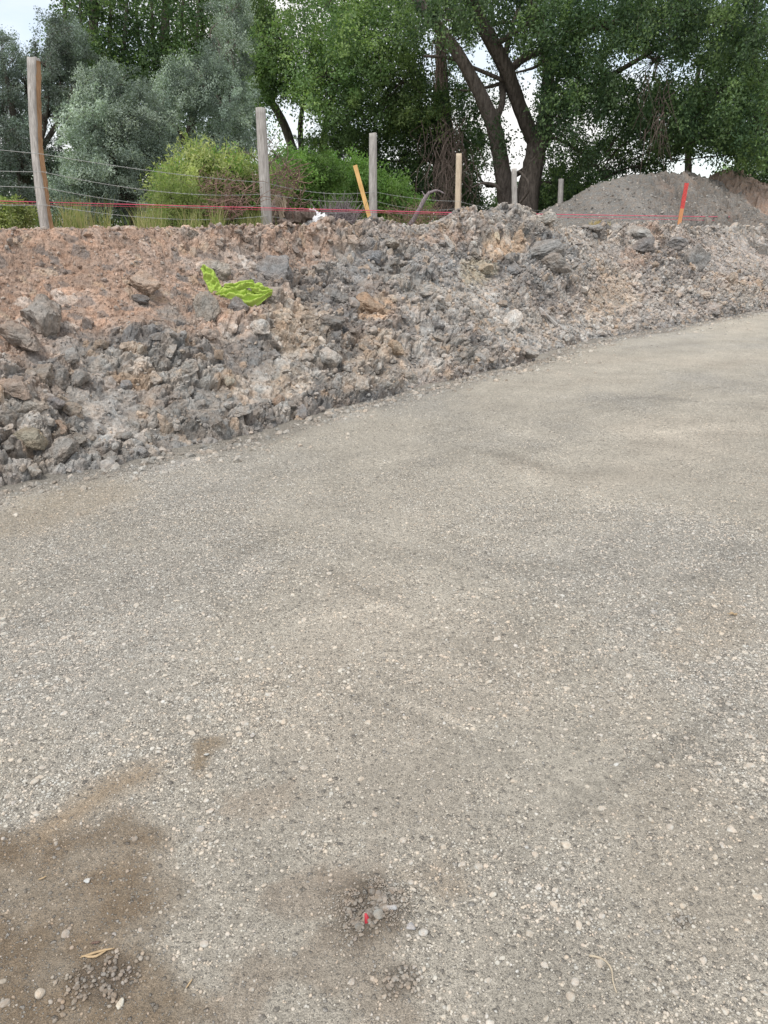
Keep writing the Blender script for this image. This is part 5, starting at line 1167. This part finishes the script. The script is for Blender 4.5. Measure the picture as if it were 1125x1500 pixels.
# ------------------------------------------------------------------ grass
def blades(name, lab, pts, hmin, hmax, wd, cols, kind='stuff', cat='grass'):
    n = len(pts); h = rv.uniform(hmin, hmax, n); a = rv.uniform(0, 6.28, n); lean = rv.normal(0, .25, (n, 2)); col = np.asarray(cols)[rv.integers(0, len(cols), n)]*rv.uniform(.8, 1.2, (n, 1))
    dx = np.stack([np.cos(a), np.sin(a), np.zeros(n)], -1)*wd*.5; V = []
    for f_, wf in ((0, 1), (.5, .8), (1, .12)):
        c = pts+np.stack([lean[:, 0]*h*f_**1.6, lean[:, 1]*h*f_**1.6, h*f_], -1); V += [c-dx*wf, c+dx*wf]
    V = np.stack(V, 1).reshape(-1, 3); b = (np.arange(n)*6)[:, None]; Fq = np.vstack([b+np.array([[0, 1, 3, 2]]), b+np.array([[2, 3, 5, 4]])])
    o = link(name, new_mesh(name, V, Fq, np.repeat(col, 6, axis=0), smooth=False), M_GRASS); return tag(o, lab, cat, kind=kind)
def gpts(n, px0, px1, d0, d1, clump=.6, tmin=3.0):
    px = rv.uniform(px0, px1, n*3); dd_ = rv.uniform(d0, d1, n*3); k = vnoise(px*.06, dd_*.9, seed=8)+rv.normal(0, .2, n*3) > clump-.6; px, dd_ = px[k][:n], dd_[k][:n]
    out_ = np.array([at(a, 330, b) for a, b in zip(px, dd_)]); 
    s_, t_ = inv_xy(out_[:, 0], out_[:, 1]); out_ = out_[t_ > tmin]
    for q in out_: q[2] = 1.58
    return out_
blades('grass', 'thin yellow green grass along the foot of the fence', np.vstack([gpts(420, 80, 160, 9.2, 10.5), gpts(700, 200, 330, 10, 12.5), gpts(300, 330, 420, 12, 14), gpts(400, 500, 620, 15.5, 18)]), .1, .42, .008, [(.26, .27, .11), (.18, .23, .07), (.34, .31, .17)])
blades('meadow_grass', 'rough green grass on the land behind the fence', gpts(16000, -300, 1400, 12, 45, .5, 8.5), .15, .45, .03, [(.07, .11, .03), (.10, .14, .04), (.14, .14, .06)])
q = on_bank(880, 331)[0]; tp = q+rv.normal(0, .07, (500, 3))*np.array([1.2, 1, .1]); blades('dry_grass', 'dry straw yellow grass tuft on the crest before the gravel heap', tp, .04, .13, .006, [(.5, .4, .2), (.42, .34, .18)], kind='stuff', cat='grass tuft')
# give look-alike labels that still coincide the height at which each sits in its patch
from collections import defaultdict
byl = defaultdict(list)
for o in SC.objects:
    if o.name.startswith(('pebble', 'rock')) and 'label' in o.keys(): byl[o['label']].append(o)
for lab, obs in byl.items():
    if len(obs) < 2: continue
    obs.sort(key=lambda o: float(project(np.array(o.location))[0]))
    if len(obs) == 2: wd_ = ['left one', 'right one']
    elif len(obs) == 3: wd_ = ['left one', 'middle one', 'right one']
    else: wd_ = ['leftmost', 'second from left', 'third from left', 'fourth from left', 'fifth from left', 'sixth from left', 'seventh from left'][:len(obs)]
    for o, w_ in zip(obs, wd_): o['label'] = f'{w_}: {lab}'
for o in SC.objects:
    if 'label' in o.keys() and len(o['label'].split()) > 16: o['label'] = o['label'].replace('halfway up ', '').replace('low down ', '').replace('high up ', '') if o.name.startswith('rock') else o['label'].replace('second from left: ', 'second: ').replace('the ', '') if False else o['label'].replace('a little ', '').replace('well ', '').replace('mid-sized ', '')
for o in SC.objects:
    if 'label' in o.keys() and len(o['label'].split()) > 16: o['label'] = o['label'].replace(' the ', ' ').replace('a little ', '')
print('done')
